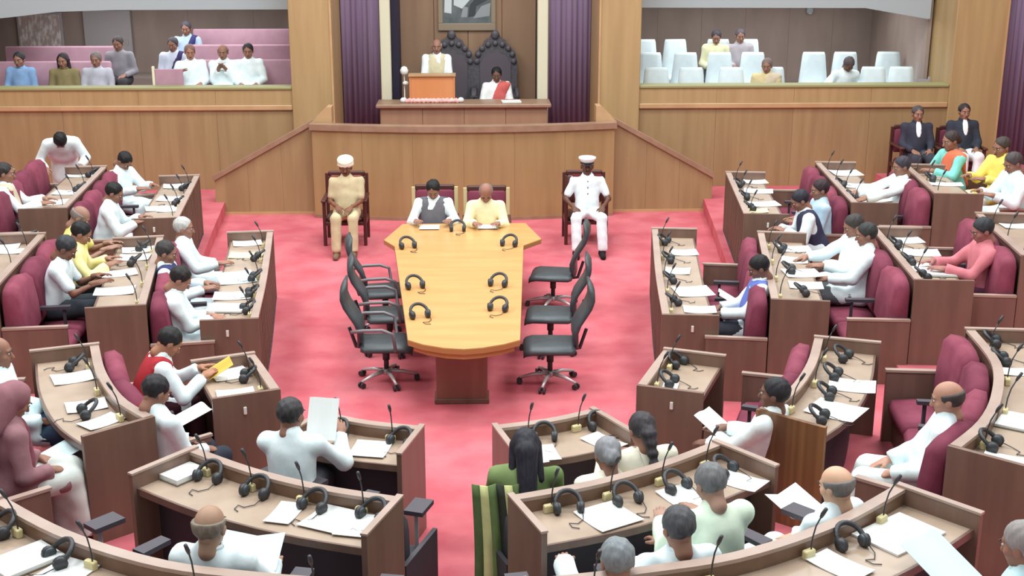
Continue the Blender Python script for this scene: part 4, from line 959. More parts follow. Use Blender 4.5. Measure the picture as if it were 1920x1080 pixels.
HEADSETS = [
 ('black headset, first from the far end on the left straight inner desk', -2.233, 13.311, 0.701, -1.722),
 ('black headset, second from the far end on the left straight inner desk', -2.139, 12.507, 0.701, -1.548),
 ('black headset, third from the far end on the left straight inner desk', -2.078, 11.933, 0.701, -1.381),
 ('black headset, fourth from the far end on the left straight inner desk', -2.028, 11.409, 0.701, -1.21),
 ('only black headset lying on the left curved inner desk', -1.725, 9.602, 0.701, -1.457),
 ('black headset, first from the aisle end on the left front inner desk', -0.402, 8.235, 0.701, -0.528),
 ('black headset, second from the aisle end on the left front inner desk', -0.866, 8.409, 0.701, -0.581),
 ('black headset, first from the aisle end on the left front second-row desk', -0.482, 6.717, 0.891, -0.601),
 ('black headset, second from the aisle end on the left front second-row desk', -0.838, 6.853, 0.891, -0.517),
 ('black headset, third from the aisle end on the left front second-row desk', -1.21, 7.051, 0.891, -0.457),
 ('black headset, fourth from the aisle end on the left front second-row desk', -1.537, 7.279, 0.891, -0.389),
 ('black headset, first from the far end on the right straight inner desk', 2.346, 13.835, 0.701, 1.181),
 ('black headset, second from the far end on the right straight inner desk', 2.281, 13.065, 0.701, 1.363),
 ('black headset, third from the far end on the right straight inner desk', 2.18, 12.301, 0.701, 1.551),
 ('black headset, fourth from the far end on the right straight inner desk', 2.097, 11.562, 0.701, 1.748),
 ('black headset, first from the far end on the right curved inner desk', 1.854, 9.796, 0.701, 0.909),
 ('black headset, second from the far end on the right curved inner desk', 1.726, 9.366, 0.701, 1.106),
 ('black headset, first from the aisle end on the right front inner desk', 0.639, 8.288, 0.701, 0.038),
 ('black headset, second from the aisle end on the right front inner desk', 1.065, 8.491, 0.701, 0.41),
 ('black headset, first from the far end on the right curved second-row desk', 3.108, 9.381, 0.891, 0.969),
 ('black headset, second from the far end on the right curved second-row desk', 2.918, 8.978, 0.891, 1.084),
 ('black headset, third from the far end on the right curved second-row desk', 2.766, 8.578, 0.891, 1.178),
 ('black headset, fourth from the far end on the right curved second-row desk', 2.591, 8.133, 0.891, 1.152),
 ('black headset, first from the aisle end on the right front second-row desk', 0.698, 6.776, 0.891, 0.085),
 ('black headset, second from the aisle end on the right front second-row desk', 1.068, 6.883, 0.891, 0.39),
 ('black headset, third from the aisle end on the right front second-row desk', 1.404, 7.052, 0.891, 0.674),
 ('black headset, fourth from the aisle end on the right front second-row desk', 1.755, 7.277, 0.891, 0.94),
 ('black headset, first from the far end on the right curved third-row desk', 4.205, 9.161, 1.081, 1.203),
 ('black headset, second from the far end on the right curved third-row desk', 4.111, 8.763, 1.081, 1.344),
 ('black headset, third from the far end on the right curved third-row desk', 3.411, 7.205, 1.081, 0.957),
 ('only black headset lying on the right front third-row desk', 2.141, 5.945, 1.081, 0.35),
 ('black headset, first from the aisle end on the left front third-row desk', -2.038, 5.908, 1.081, -0.869),
 ('black headset, second from the aisle end on the left front third-row desk', -2.448, 6.242, 1.081, -0.825),
 ('black headset, first from the far end on the right far second-row desk', 3.641, 16.035, 0.891, 1.194),
 ('black headset, second from the far end on the right far second-row desk', 3.562, 15.298, 0.891, 1.374),
 ('black headset, third from the far end on the right far second-row desk', 3.498, 14.701, 0.891, 1.554),
 ('black headset, first from the far end on the right straight second-row desk', 3.402, 12.759, 0.891, 1.134),
 ('black headset, second from the far end on the right straight second-row desk', 3.301, 11.934, 0.891, 1.314),
 ('black headset, third from the far end on the right straight second-row desk', 3.239, 11.196, 0.891, 1.494),
 ('black headset, first from the far end on the right straight third-row desk', 4.42, 12.153, 1.081, 1.201),
 ('black headset, second from the far end on the right straight third-row desk', 4.344, 11.545, 1.081, 1.381),
 ('black headset, third from the far end on the right straight third-row desk', 4.303, 11.043, 1.081, 1.561),
 ('black headset, first from the far end on the left curved second-row desk', -3.018, 9.395, 0.891, -1.509),
 ('black headset, second from the far end on the left curved second-row desk', -2.632, 8.391, 0.891, -1.113),
 ('black headset, first from the far end on the left straight second-row desk', -3.381, 13.035, 0.891, -1.674),
 ('black headset, second from the far end on the left straight second-row desk', -3.328, 12.441, 0.891, -1.494),
 ('black headset, first from the far end on the left far second-row desk', -3.596, 16.084, 0.891, -1.734),
 ('black headset, second from the far end on the left far second-row desk', -3.501, 15.198, 0.891, -1.554),
 ('black headset, first from the far end on the right far third-row desk', 4.699, 15.084, 1.081, 1.212),
 ('black headset, second from the far end on the right far third-row desk', 4.637, 14.394, 1.081, 1.392),
 ('black headset, first from the far end on the left far third-row desk', -4.752, 16.049, 1.081, -1.752),
 ('black headset, second from the far end on the left far third-row desk', -4.655, 15.153, 1.081, -1.572),
 ('only black headset lying on the right far outer desk', 5.567, 14.463, 1.271, 1.189),
 ('only black headset lying on the left straight third-row desk', -4.444, 12.711, 1.081, -1.741),
 ('black headset on the orange table, far left corner', -0.585, 13.72, 0.701, 0.35),
 ('black headset on the orange table, far right corner', 0.532, 13.781, 0.701, -0.35),
 ('black headset on the orange table, left side, middle', -0.436, 12.132, 0.701, 0.35),
 ('black headset on the orange table, right side, middle', 0.375, 12.183, 0.701, -0.35),
 ('black headset on the orange table, left side, near end', -0.351, 11.169, 0.701, 0.35),
 ('black headset on the orange table, right side, near end', 0.359, 11.361, 0.701, -0.35),
 ('black headset on the orange table, far edge between the two clerks', -0.045, 14.501, 0.701, 0)]
PAPERS = [
 ('white sheets of paper, first from the far end on the left straight inner desk', -2.428, 14.007, 0.702, -1.352, 0.244, 0.317, 0.004, 'w'),
 ('cream sheets of paper, second from the far end on the left straight inner desk', -2.35, 13.479, 0.702, -1.552, 0.244, 0.366, 0.004, 'c'),
 ('bluish white sheets of paper, third from the far end on the left straight inner desk', -2.307, 12.591, 0.702, -1.256, 0.464, 0.37, 0.004, 'b'),
 ('white sheets of paper, fourth from the far end on the left straight inner desk', -2.224, 11.944, 0.702, -1.471, 0.268, 0.366, 0.004, 'w'),
 ('white booklet, fifth from the far end on the left straight inner desk', -2.203, 11.521, 0.708, -1.678, 0.256, 0.342, 0.015, 'w'),
 ('white sheets of paper, first from the far end on the left curved inner desk', -1.85, 9.735, 0.702, -1.08, 0.26, 0.3, 0.004, 'w'),
 ('white sheets of paper, second from the far end on the left curved inner desk', -1.72, 9.281, 0.702, -1.297, 0.22, 0.29, 0.004, 'w'),
 ('only white paper lying on the left front inner desk', -0.591, 8.182, 0.702, -0.197, 0.26, 0.27, 0.004, 'w'),
 ('white sheets of paper, first from the aisle end on the left front second-row desk', -0.548, 6.659, 0.892, -0.235, 0.2, 0.28, 0.004, 'w'),
 ('white sheets of paper, second from the aisle end on the left front second-row desk', -0.715, 6.748, 0.892, -0.467, 0.26, 0.3, 0.004, 'w'),
 ('white sheets of paper, third from the aisle end on the left front second-row desk', -0.985, 6.831, 0.892, -0.266, 0.16, 0.27, 0.004, 'w'),
 ('white booklet, fourth from the aisle end on the left front second-row desk', -1.697, 7.38, 0.898, -0.671, 0.17, 0.24, 0.03, 'w'),
 ('white sheets of paper, first from the far end on the right straight inner desk', 2.469, 13.445, 0.702, 1.552, 0.244, 0.293, 0.004, 'w'),
 ('white sheets of paper, second from the far end on the right straight inner desk', 2.276, 12.704, 0.702, 1.356, 0.244, 0.268, 0.004, 'w'),
 ('white sheets of paper, third from the far end on the right straight inner desk', 2.313, 11.953, 0.702, 1.671, 0.342, 0.366, 0.004, 'w'),
 ('white sheets of paper, fourth from the far end on the right straight inner desk', 2.277, 11.352, 0.702, 1.48, 0.22, 0.305, 0.004, 'w'),
 ('only white paper lying on the right curved inner desk', 1.668, 9.248, 0.702, 1.297, 0.34, 0.12, 0.004, 'w'),
 ('white sheets of paper, first from the aisle end on the right front inner desk', 0.494, 8.056, 0.702, 0.357, 0.2, 0.36, 0.004, 'w'),
 ('white sheets of paper, second from the aisle end on the right front inner desk', 0.616, 8.072, 0.702, 0.179, 0.2, 0.26, 0.004, 'w'),
 ('white sheets of paper, third from the aisle end on the right front inner desk', 1.056, 8.262, 0.702, 0.702, 0.18, 0.3, 0.004, 'w'),
 ('white sheets of paper, first from the far end on the right curved second-row desk', 2.981, 8.823, 0.892, 1.247, 0.268, 0.342, 0.004, 'w'),
 ('white sheets of paper, second from the far end on the right curved second-row desk', 2.724, 8.334, 0.892, 0.912, 0.317, 0.366, 0.004, 'w'),
 ('white sheets of paper, first from the aisle end on the right front second-row desk', 0.926, 6.731, 0.892, 0.52, 0.3, 0.3, 0.004, 'w'),
 ('white sheets of paper, second from the aisle end on the right front second-row desk', 1.42, 6.969, 0.892, 0.471, 0.24, 0.3, 0.004, 'w'),
 ('white sheets of paper, third from the aisle end on the right front second-row desk', 1.81, 7.185, 0.892, 0.869, 0.2, 0.28, 0.004, 'w'),
 ('white sheets of paper, first from the far end on the right curved third-row desk', 4.132, 8.573, 1.082, 1.479, 0.16, 0.3, 0.004, 'w'),
 ('white booklet, second from the far end on the right curved third-row desk', 3.743, 7.603, 1.088, 0.961, 0.28, 0.3, 0.015, 'w'),
 ('white sheets of paper, third from the far end on the right curved third-row desk', 3.406, 7.037, 1.082, 1.037, 0.16, 0.28, 0.004, 'w'),
 ('white sheets of paper, first from the aisle end on the right front third-row desk', 2.014, 5.767, 1.082, 0.661, 0.18, 0.3, 0.004, 'w'),
 ('white sheets of paper, second from the aisle end on the right front third-row desk', 2.428, 6.103, 1.082, 0.621, 0.42, 0.3, 0.012, 'w'),
 ('white sheets of paper, first from the aisle end on the left front third-row desk', -1.958, 5.796, 1.082, -0.462, 0.24, 0.3, 0.004, 'w'),
 ('white booklet, second from the aisle end on the left front third-row desk', -2.188, 5.942, 1.088, -0.748, 0.24, 0.32, 0.02, 'w'),
 ('white sheets of paper, first from the far end on the right far second-row desk', 3.881, 16.33, 0.892, 1.564, 0.244, 0.293, 0.004, 'w'),
 ('white sheets of paper, second from the far end on the right far second-row desk', 3.787, 15.747, 0.892, 1.364, 0.268, 0.366, 0.004, 'w'),
 ('white sheets of paper, third from the far end on the right far second-row desk', 3.69, 15.002, 0.892, 1.664, 0.268, 0.366, 0.004, 'w'),
 ('cream sheets of paper, fourth from the far end on the right far second-row desk', 3.537, 14.656, 0.892, 1.464, 0.22, 0.244, 0.004, 'c'),
 ('white sheets of paper, first from the far end on the right straight second-row desk', 3.531, 12.851, 0.892, 1.504, 0.244, 0.342, 0.004, 'w'),
 ('white sheets of paper, second from the far end on the right straight second-row desk', 3.429, 12.401, 0.892, 1.304, 0.244, 0.268, 0.004, 'w'),
 ('white sheets of paper, third from the far end on the right straight second-row desk', 3.373, 11.912, 0.892, 1.604, 0.293, 0.342, 0.004, 'w'),
 ('white sheets of paper, fourth from the far end on the right straight second-row desk', 3.31, 11.486, 0.892, 1.404, 0.244, 0.317, 0.004, 'w'),
 ('white sheets of paper, first from the far end on the right far third-row desk', 4.957, 15.936, 1.082, 1.582, 0.366, 0.366, 0.004, 'w'),
 ('white sheets of paper, second from the far end on the right far third-row desk', 4.886, 15.137, 1.082, 1.382, 0.268, 0.366, 0.004, 'w'),
 ('white sheets of paper, third from the far end on the right far third-row desk', 4.815, 14.348, 1.082, 1.682, 0.268, 0.366, 0.004, 'w'),
 ('white sheets of paper, first from the far end on the right far outer desk', 5.756, 14.848, 1.272, 1.559, 0.2, 0.24, 0.004, 'w'),
 ('white sheets of paper, second from the far end on the right far outer desk', 5.649, 14.305, 1.272, 1.359, 0.2, 0.37, 0.004, 'w'),
 ('white sheets of paper, first from the far end on the right straight third-row desk', 4.579, 12.437, 1.082, 1.571, 0.244, 0.317, 0.004, 'w'),
 ('white sheets of paper, second from the far end on the right straight third-row desk', 4.554, 11.954, 1.082, 1.371, 0.268, 0.366, 0.004, 'w'),
 ('white sheets of paper, third from the far end on the right straight third-row desk', 4.389, 11.422, 1.082, 1.671, 0.268, 0.342, 0.004, 'w'),
 ('white booklet, fourth from the far end on the right straight third-row desk', 4.479, 11.203, 1.088, 1.471, 0.244, 0.366, 0.02, 'w'),
 ('only white paper lying on the right straight outer desk', 5.623, 12.244, 1.272, 1.541, 0.2, 0.3, 0.004, 'w'),
 ('white sheets of paper, first from the far end on the left far second-row desk', -3.73, 16.302, 0.892, -1.364, 0.268, 0.317, 0.004, 'w'),
 ('white sheets of paper, second from the far end on the left far second-row desk', -3.61, 15.529, 0.892, -1.564, 0.268, 0.342, 0.004, 'w'),
 ('white sheets of paper, third from the far end on the left far second-row desk', -3.63, 14.993, 0.892, -1.264, 0.268, 0.342, 0.004, 'w'),
 ('white sheets of paper, fourth from the far end on the left far second-row desk', -3.506, 14.926, 0.892, -1.464, 0.244, 0.268, 0.004, 'w'),
 ('white sheets of paper, first from the far end on the left straight second-row desk', -3.391, 13.031, 0.892, -1.304, 0.244, 0.342, 0.004, 'w'),
 ('white sheets of paper, second from the far end on the left straight second-row desk', -3.358, 12.716, 0.892, -1.504, 0.244, 0.317, 0.004, 'w'),
 ('white sheets of paper, third from the far end on the left straight second-row desk', -3.357, 12.114, 0.892, -1.204, 0.244, 0.342, 0.004, 'w'),
 ('white sheets of paper, fourth from the far end on the left straight second-row desk', -3.234, 11.5, 0.892, -1.404, 0.268, 0.366, 0.004, 'w'),
 ('white sheets of paper, first from the far end on the left curved second-row desk', -2.929, 9.174, 0.892, -1.12, 0.24, 0.3, 0.004, 'w'),
 ('white sheets of paper, second from the far end on the left curved second-row desk', -2.657, 8.59, 0.892, -1.183, 0.22, 0.28, 0.004, 'w'),
 ('white sheets of paper, third from the far end on the left curved second-row desk', -2.467, 8.284, 0.892, -0.717, 0.18, 0.28, 0.004, 'w'),
 ('white sheets of paper, first from the far end on the left far third-row desk', -4.856, 16.062, 1.082, -1.382, 0.146, 0.37, 0.004, 'w'),
 ('white sheets of paper, second from the far end on the left far third-row desk', -4.717, 15.048, 1.082, -1.582, 0.244, 0.342, 0.004, 'w'),
 ('white sheets of paper, third from the far end on the left far third-row desk', -4.682, 14.525, 1.082, -1.282, 0.268, 0.366, 0.004, 'w'),
 ('white sheets of paper, first from the far end on the left straight third-row desk', -4.577, 12.454, 1.082, -1.371, 0.2, 0.3, 0.004, 'w'),
 ('white sheets of paper, second from the far end on the left straight third-row desk', -4.453, 12.288, 1.082, -1.571, 0.2, 0.3, 0.004, 'w'),
 ('white paper on the orange table in front of the clerk in the grey waistcoat', -0.384, 14.686, 0.702, 3.14, 0.24, 0.2, 0.004, 'w'),
 ('white paper on the orange table in front of the bald clerk in cream', 0.316, 14.691, 0.702, 3.14, 0.24, 0.2, 0.004, 'w'),
 ('white paper on the dais desk before the seated woman', 0.75, 19.9, 1.457, 0.1, 0.3, 0.2, 0.02, 'w')]
HELD = [
 ('white paper held up by the man in white at the left front inner desk', (-0.899, 8.09, 0.98), (62, 0, -10), 0.21, 0.29, 'w', False),
 ('open white newspaper held by the balding man at the left front second-row desk', (-1.085, 6.289, 0.92), (30, 0, -8), 0.34, 0.24, 'b', True),
 ('yellow paper in the hands of the man in red waistcoat', (-1.903, 9.621, 0.8), (30, 10, -70), 0.16, 0.22, 'y', False),
 ('white paper on the lap of the woman in maroon at the left edge', (-2.701, 7.998, 0.78), (16, 0, -50), 0.24, 0.32, 'b', False),
 ('white papers held by the dark haired man at the right curved inner desk', (1.92, 8.55, 0.7), (30, 0, 50), 0.22, 0.32, 'w', False),
 ('white paper held by the man in blue waistcoat', (2.703, 11.94, 0.62), (30, 0, 80), 0.24, 0.3, 'w', False),
 ('open white papers on the knees of the man at the left curved inner desk end', (-2.049, 9.053, 0.62), (14, 0, -50), 0.2, 0.34, 'w', False),
 ('white papers before the bald man at the right end of the front second-row desk', (2.087, 7.021, 0.8), (18, 0, 35), 0.28, 0.24, 'w', True),
 ('pale bluish paper held at the bottom right beside the dark desk end', (2.527, 5.74, 1.12), (28, 0, 38), 0.3, 0.34, 'b', False),
 ("white paper held by the white uniformed guard's khaki colleague", (-1.587, 16.827, 0.6), (25, 0, 180), 0.18, 0.2, 'w', False)]
PEOPLE = [
 {'label': 'guard in khaki uniform and white turban sitting left of the podium', 'fit': {'top': 'short', 'col': (196, 178, 138), 'legs': (198, 180, 140), 'hair': 'none', 'cap': 'turban', 'shoes': (120, 92, 70), 'slim': 1, 'epaulettes': (150, 84, 70)}, 'lean': -3, 'pitch': 14, 'hands': ((0.1, 0.24, 0.22), (-0.08, 0.28, 0.22)), 'skin': (120, 78, 58), 'tache': 1, 'ext': 0.06, 'loc': (-1.533, 16.437, 0), 'rz': 3.1416, 'h': 0.024, 'fold': 0.009},
 {'label': 'guard in white uniform and peaked cap sitting right of the podium', 'fit': {'top': 'short', 'col': (220, 234, 238), 'legs': (220, 234, 238), 'hair': 'none', 'cap': 'navy', 'shoes': (34, 30, 34), 'slim': 1, 'buttons': (90, 60, 60), 'epaulettes': (120, 40, 50)}, 'lean': -4, 'pitch': 4, 'hands': ((0.19, 0.24, 0.2), (-0.19, 0.24, 0.2)), 'elbow': 0.9, 'spread': 0.17, 'skin': (96, 62, 50), 'ext': 0.08, 'tache': 1, 'loc': (1.649, 16.389, 0), 'rz': 3.1416, 'h': 0.024, 'fold': 0.009},
 {'label': 'clerk in white kurta and grey waistcoat at the orange table', 'fit': {'top': 'kurta', 'col': (220, 234, 238), 'vest': (108, 106, 114), 'legs': (220, 234, 238), 'hair': 'short', 'haircol': (22, 20, 22)}, 'lean': 10, 'pitch': 30, 'hands': ((0.2, 0.4, 0.36), (-0.2, 0.4, 0.36)), 'loc': (-0.345, 15.215, 0), 'rz': 3.1416, 'h': 0.024, 'fold': 0.009},
 {'label': 'bald clerk in cream kurta reading at the orange table', 'fit': {'top': 'kurta', 'col': (228, 220, 172), 'legs': (220, 234, 238), 'hair': 'bald', 'haircol': (96, 90, 88)}, 'lean': 12, 'pitch': 36, 'hands': ((0.14, 0.42, 0.36), (-0.14, 0.42, 0.36)), 'skin': (150, 104, 88), 'loc': (0.295, 15.074, 0), 'rz': 3.1416, 'h': 0.024, 'fold': 0.009},
 {'label': 'speaker in cream waistcoat standing at the orange lectern', 'fit': {'top': 'kurta', 'col': (220, 234, 238), 'vest': (206, 196, 158), 'legs': (220, 234, 238), 'hair': 'bald', 'haircol': (150, 146, 144)}, 'stand': 1, 'lean': 4, 'pitch': 4, 'hands': ((0.2, 0.3, 0.7100000000000001), (-0.2, 0.3, 0.7100000000000001)), 'skin': (150, 108, 92), 'loc': (-0.426, 20.692, 0.8), 'rz': 3.1416, 'h': 0.024, 'fold': 0.009},
 {'label': 'woman in red and white sari sitting on the dais', 'fit': {'top': 'sari', 'col': (224, 226, 224), 'drape': (206, 90, 86), 'legs': (224, 226, 224), 'hair': 'bun', 'haircol': (22, 20, 22)}, 'lean': 6, 'pitch': 14, 'hands': ((0.14, 0.32, 0.24), (-0.14, 0.32, 0.24)), 'skin': (112, 78, 66), 'girth': 1.15, 'seat': 0.305, 'loc': (0.534, 20.673, 0.8), 'rz': 3.1416, 'h': 0.024, 'fold': 0.009},
 {'label': 'man in white kurta standing and bending over the left far third-row desk', 'fit': {'top': 'kurta', 'col': (220, 234, 238), 'legs': (220, 234, 238), 'hair': 'short', 'haircol': (22, 20, 22)}, 'stand': 1, 'lean': 62, 'pitch': 55, 'hands': ((0.22, 0.52, 0.74), (-0.22, 0.5, 0.74)), 'h': 0.022, 'girth': 1.3, 'loc': (-5.338, 16.933, 0.38), 'rz': -2.8798, 'fold': 0.009},
 {'label': 'man in cream waistcoat at the left edge, turned to his right', 'fit': {'top': 'kurta', 'col': (220, 234, 238), 'vest': (206, 192, 160), 'legs': (220, 234, 238), 'hair': 'short', 'haircol': (40, 36, 36)}, 'lean': 2, 'pitch': 10, 'hands': ((0.13, 0.4, 0.36), (-0.13, 0.4, 0.36)), 'loc': (-5.183, 14.264, 0.38), 'rz': -1.3963, 'h': 0.02, 'fold': 0.009},
 {'label': 'man in white with bowed head at the left far second-row desk', 'fit': {'top': 'kurta', 'col': (220, 234, 238), 'legs': (220, 234, 238), 'hair': 'short', 'haircol': (22, 20, 22)}, 'lean': 8, 'pitch': 50, 'hands': ((0.14, 0.42, 0.36), (-0.14, 0.42, 0.36)), 'loc': (-4.436, 16.18, 0.19), 'rz': -2.0071, 'h': 0.024, 'fold': 0.009},
 {'label': 'man in white kurta at the near end of the left far second-row desk', 'fit': {'top': 'kurta', 'col': (220, 234, 238), 'legs': (220, 234, 238), 'hair': 'short', 'haircol': (22, 20, 22)}, 'lean': 14, 'pitch': 22, 'hands': ((0.13, 0.4, 0.36), (-0.13, 0.4, 0.36)), 'loc': (-4.077, 14.143, 0.19), 'rz': -1.4835, 'h': 0.02, 'fold': 0.009},
 {'label': 'bald man in yellow shirt at the left straight second-row desk', 'fit': {'top': 'short', 'col': (238, 222, 120), 'legs': (40, 40, 44), 'hair': 'bald', 'haircol': (120, 112, 108)}, 'lean': 12, 'pitch': 30, 'hands': ((0.13, 0.4, 0.36), (-0.13, 0.4, 0.36)), 'skin': (150, 112, 96), 'loc': (-4.092, 12.926, 0.19), 'rz': -1.3963, 'h': 0.02, 'fold': 0.009},
 {'label': 'dark haired man in pale yellow shirt beside the bald man in yellow', 'fit': {'top': 'long', 'col': (240, 228, 150), 'legs': (40, 40, 44), 'hair': 'short', 'haircol': (22, 20, 22)}, 'lean': 16, 'pitch': 24, 'hands': ((0.13, 0.4, 0.36), (-0.13, 0.4, 0.36)), 'loc': (-3.915, 12.24, 0.19), 'rz': -1.309, 'h': 0.02, 'fold': 0.009},
 {'label': 'man in white short sleeves writing at the near end of the left straight second-row desk', 'fit': {'top': 'short', 'col': (220, 234, 238), 'legs': (54, 60, 66), 'hair': 'short', 'haircol': (44, 46, 50)}, 'lean': 16, 'pitch': 28, 'hands': ((0.14, 0.46, 0.36), (-0.12, 0.42, 0.36)), 'skin': (120, 80, 64), 'loc': (-3.896, 11.695, 0.19), 'rz': -1.4835, 'h': 0.02, 'fold': 0.009},
 {'label': 'white haired man in white kurta at the far end of the left straight inner desk', 'fit': {'top': 'kurta', 'col': (220, 234, 238), 'legs': (220, 234, 238), 'hair': 'short', 'haircol': (176, 174, 172)}, 'lean': 4, 'pitch': 6, 'hands': ((0.14, 0.4, 0.34), (-0.16, 0.34, 0.26)), 'skin': (152, 108, 92), 'loc': (-2.973, 13.138, 0), 'rz': -1.4835, 'h': 0.02, 'fold': 0.009},
 {'label': 'man in navy waistcoat over white kurta at the left straight inner desk', 'fit': {'top': 'kurta', 'col': (220, 234, 238), 'vest': (62, 66, 112), 'legs': (220, 234, 238), 'hair': 'short', 'haircol': (48, 44, 44)}, 'lean': -8, 'pitch': 26, 'hands': ((0.1, 0.3, 0.34), (-0.1, 0.3, 0.34)), 'loc': (-2.838, 12.154, 0), 'rz': -1.4835, 'h': 0.02, 'fold': 0.009},
 {'label': 'man in white kurta leaning forward with clasped hands at the left straight inner desk', 'fit': {'top': 'kurta', 'col': (220, 234, 238), 'legs': (220, 234, 238), 'hair': 'short', 'haircol': (30, 26, 26)}, 'lean': 8, 'pitch': 34, 'hands': ((0.05, 0.38, 0.3), (-0.05, 0.38, 0.3)), 'skin': (158, 112, 94), 'loc': (-2.659, 11.206, 0), 'rz': -1.3963, 'h': 0.02, 'fold': 0.009},
 {'label': 'man in red waistcoat with white sleeves bending over the left curved inner desk', 'fit': {'top': 'kurta', 'col': (220, 234, 238), 'vest': (176, 44, 52), 'legs': (60, 24, 34), 'hair': 'short', 'haircol': (26, 24, 26)}, 'lean': 26, 'pitch': 26, 'hands': ((0.16, 0.48, 0.36), (-0.06, 0.5, 0.36)), 'skin': (160, 110, 84), 'loc': (-2.521, 9.473, 0), 'rz': -1.1345, 'h': 0.02, 'fold': 0.009},
 {'label': 'man in white shirt and dark trousers at the end of the left curved inner desk', 'fit': {'top': 'long', 'col': (220, 234, 238), 'legs': (50, 54, 66), 'hair': 'short', 'haircol': (30, 28, 32), 'drape': (128, 44, 58)}, 'lean': -6, 'pitch': 34, 'hands': ((0.12, 0.27, 0.2), (-0.12, 0.27, 0.2)), 'drapew': 0.06, 'loc': (-2.068, 8.36, 0), 'rz': -0.7854, 'h': 0.02, 'fold': 0.009},
 {'label': 'man in white seen from behind holding up a paper at the left front inner desk', 'fit': {'top': 'long', 'col': (220, 234, 238), 'legs': (70, 70, 76), 'hair': 'short', 'haircol': (52, 50, 52)}, 'lean': 8, 'pitch': 8, 'yaw': -20, 'hands': ((0.26, 0.36, 0.46), (0.02, 0.42, 0.4)), 'girth': 1.1, 'h': 0.016, 'loc': (-1.093, 7.8, 0), 'rz': -0.1396, 'fold': 0.009},
 {'label': 'balding man in white seen from behind with open papers at the left front second-row desk', 'fit': {'top': 'kurta', 'col': (220, 234, 238), 'legs': (220, 234, 238), 'hair': 'bald', 'haircol': (120, 110, 98)}, 'lean': -6, 'pitch': 14, 'hands': ((0.18, 0.34, 0.3), (0.0, 0.34, 0.28)), 'skin': (160, 126, 104), 'h': 0.016, 'seat': 0.37, 'loc': (-1.22, 6.007, 0.19), 'rz': -0.2094, 'fold': 0.009},
 {'label': 'woman wrapped in a maroon shawl at the left edge behind the curved desk', 'fit': {'top': 'sari', 'col': (150, 104, 112), 'drape': (128, 66, 78), 'legs': (206, 212, 206), 'hair': 'none', 'cap': 'cloth', 'capcol': (146, 96, 104), 'shoes': (60, 50, 50)}, 'lean': 10, 'pitch': 28, 'hands': ((0.12, 0.27, 0.2), (-0.12, 0.27, 0.2)), 'h': 0.016, 'drapew': 0.15, 'loc': (-2.936, 7.666, 0.19), 'rz': -0.9599, 'fold': 0.009},
 {'label': 'man in white and blue trousers cut by the left edge beyond the woman in maroon', 'fit': {'top': 'kurta', 'col': (214, 236, 240), 'legs': (60, 80, 104), 'hair': 'bald', 'haircol': (120, 118, 118)}, 'lean': 0, 'pitch': 8, 'hands': ((0.12, 0.27, 0.2), (-0.12, 0.27, 0.2)), 'loc': (-3.268, 8.634, 0.19), 'rz': -1.3963, 'h': 0.02, 'fold': 0.009},
 {'label': 'man in blue waistcoat over white sleeves reading at the right straight inner desk', 'fit': {'top': 'kurta', 'col': (226, 238, 240), 'vest': (96, 112, 190), 'legs': (66, 68, 80), 'hair': 'short', 'haircol': (22, 20, 22)}, 'lean': -6, 'pitch': 34, 'hands': ((0.1, 0.32, 0.26), (-0.1, 0.32, 0.26)), 'skin': (118, 82, 70), 'loc': (2.816, 11.433, 0), 'rz': 1.4661, 'h': 0.02, 'fold': 0.009},
 {'label': 'man in pale blue shirt at the right far second-row desk', 'fit': {'top': 'long', 'col': (176, 206, 226), 'legs': (60, 60, 76), 'hair': 'short', 'haircol': (44, 30, 36)}, 'lean': 4, 'pitch': 12, 'hands': ((0.1, 0.3, 0.34), (-0.1, 0.3, 0.34)), 'loc': (4.135, 13.989, 0.19), 'rz': 1.6057, 'h': 0.02, 'fold': 0.009},
 {'label': 'man in navy waistcoat and white sleeves leaning on the right far second-row desk', 'fit': {'top': 'kurta', 'col': (220, 234, 238), 'vest': (58, 58, 84), 'legs': (50, 50, 64), 'hair': 'short', 'haircol': (36, 34, 44)}, 'lean': 22, 'pitch': 18, 'hands': ((0.14, 0.4, 0.3), (-0.14, 0.4, 0.34)), 'loc': (3.997, 13.625, 0.19), 'rz': 1.5359, 'h': 0.02, 'fold': 0.009},
 {'label': 'dark haired man in white at the right straight second-row desk, farther of two', 'fit': {'top': 'kurta', 'col': (220, 234, 238), 'legs': (220, 234, 238), 'hair': 'short', 'haircol': (54, 50, 48)}, 'lean': 2, 'pitch': 24, 'hands': ((0.16, 0.46, 0.34), (-0.16, 0.4, 0.34)), 'loc': (4.009, 12.264, 0.19), 'rz': 1.6581, 'h': 0.02, 'fold': 0.009},
 {'label': 'man in white leaning back at the right straight second-row desk, nearer of two', 'fit': {'top': 'kurta', 'col': (220, 234, 238), 'legs': (90, 94, 98), 'hair': 'short', 'haircol': (44, 44, 44)}, 'lean': 0, 'pitch': 16, 'hands': ((0.16, 0.4, 0.32), (-0.16, 0.38, 0.28)), 'loc': (4.0, 11.89, 0.19), 'rz': 1.3963, 'h': 0.02, 'fold': 0.009},
 {'label': 'man in white with reaching arms at the right far third-row desk', 'fit': {'top': 'kurta', 'col': (228, 238, 238), 'legs': (120, 124, 122), 'hair': 'short', 'haircol': (52, 46, 56)}, 'lean': -2, 'pitch': 18, 'hands': ((0.14, 0.5, 0.36), (-0.14, 0.46, 0.36)), 'loc': (5.129, 14.367, 0.38), 'rz': 1.6581, 'h': 0.02, 'fold': 0.009},
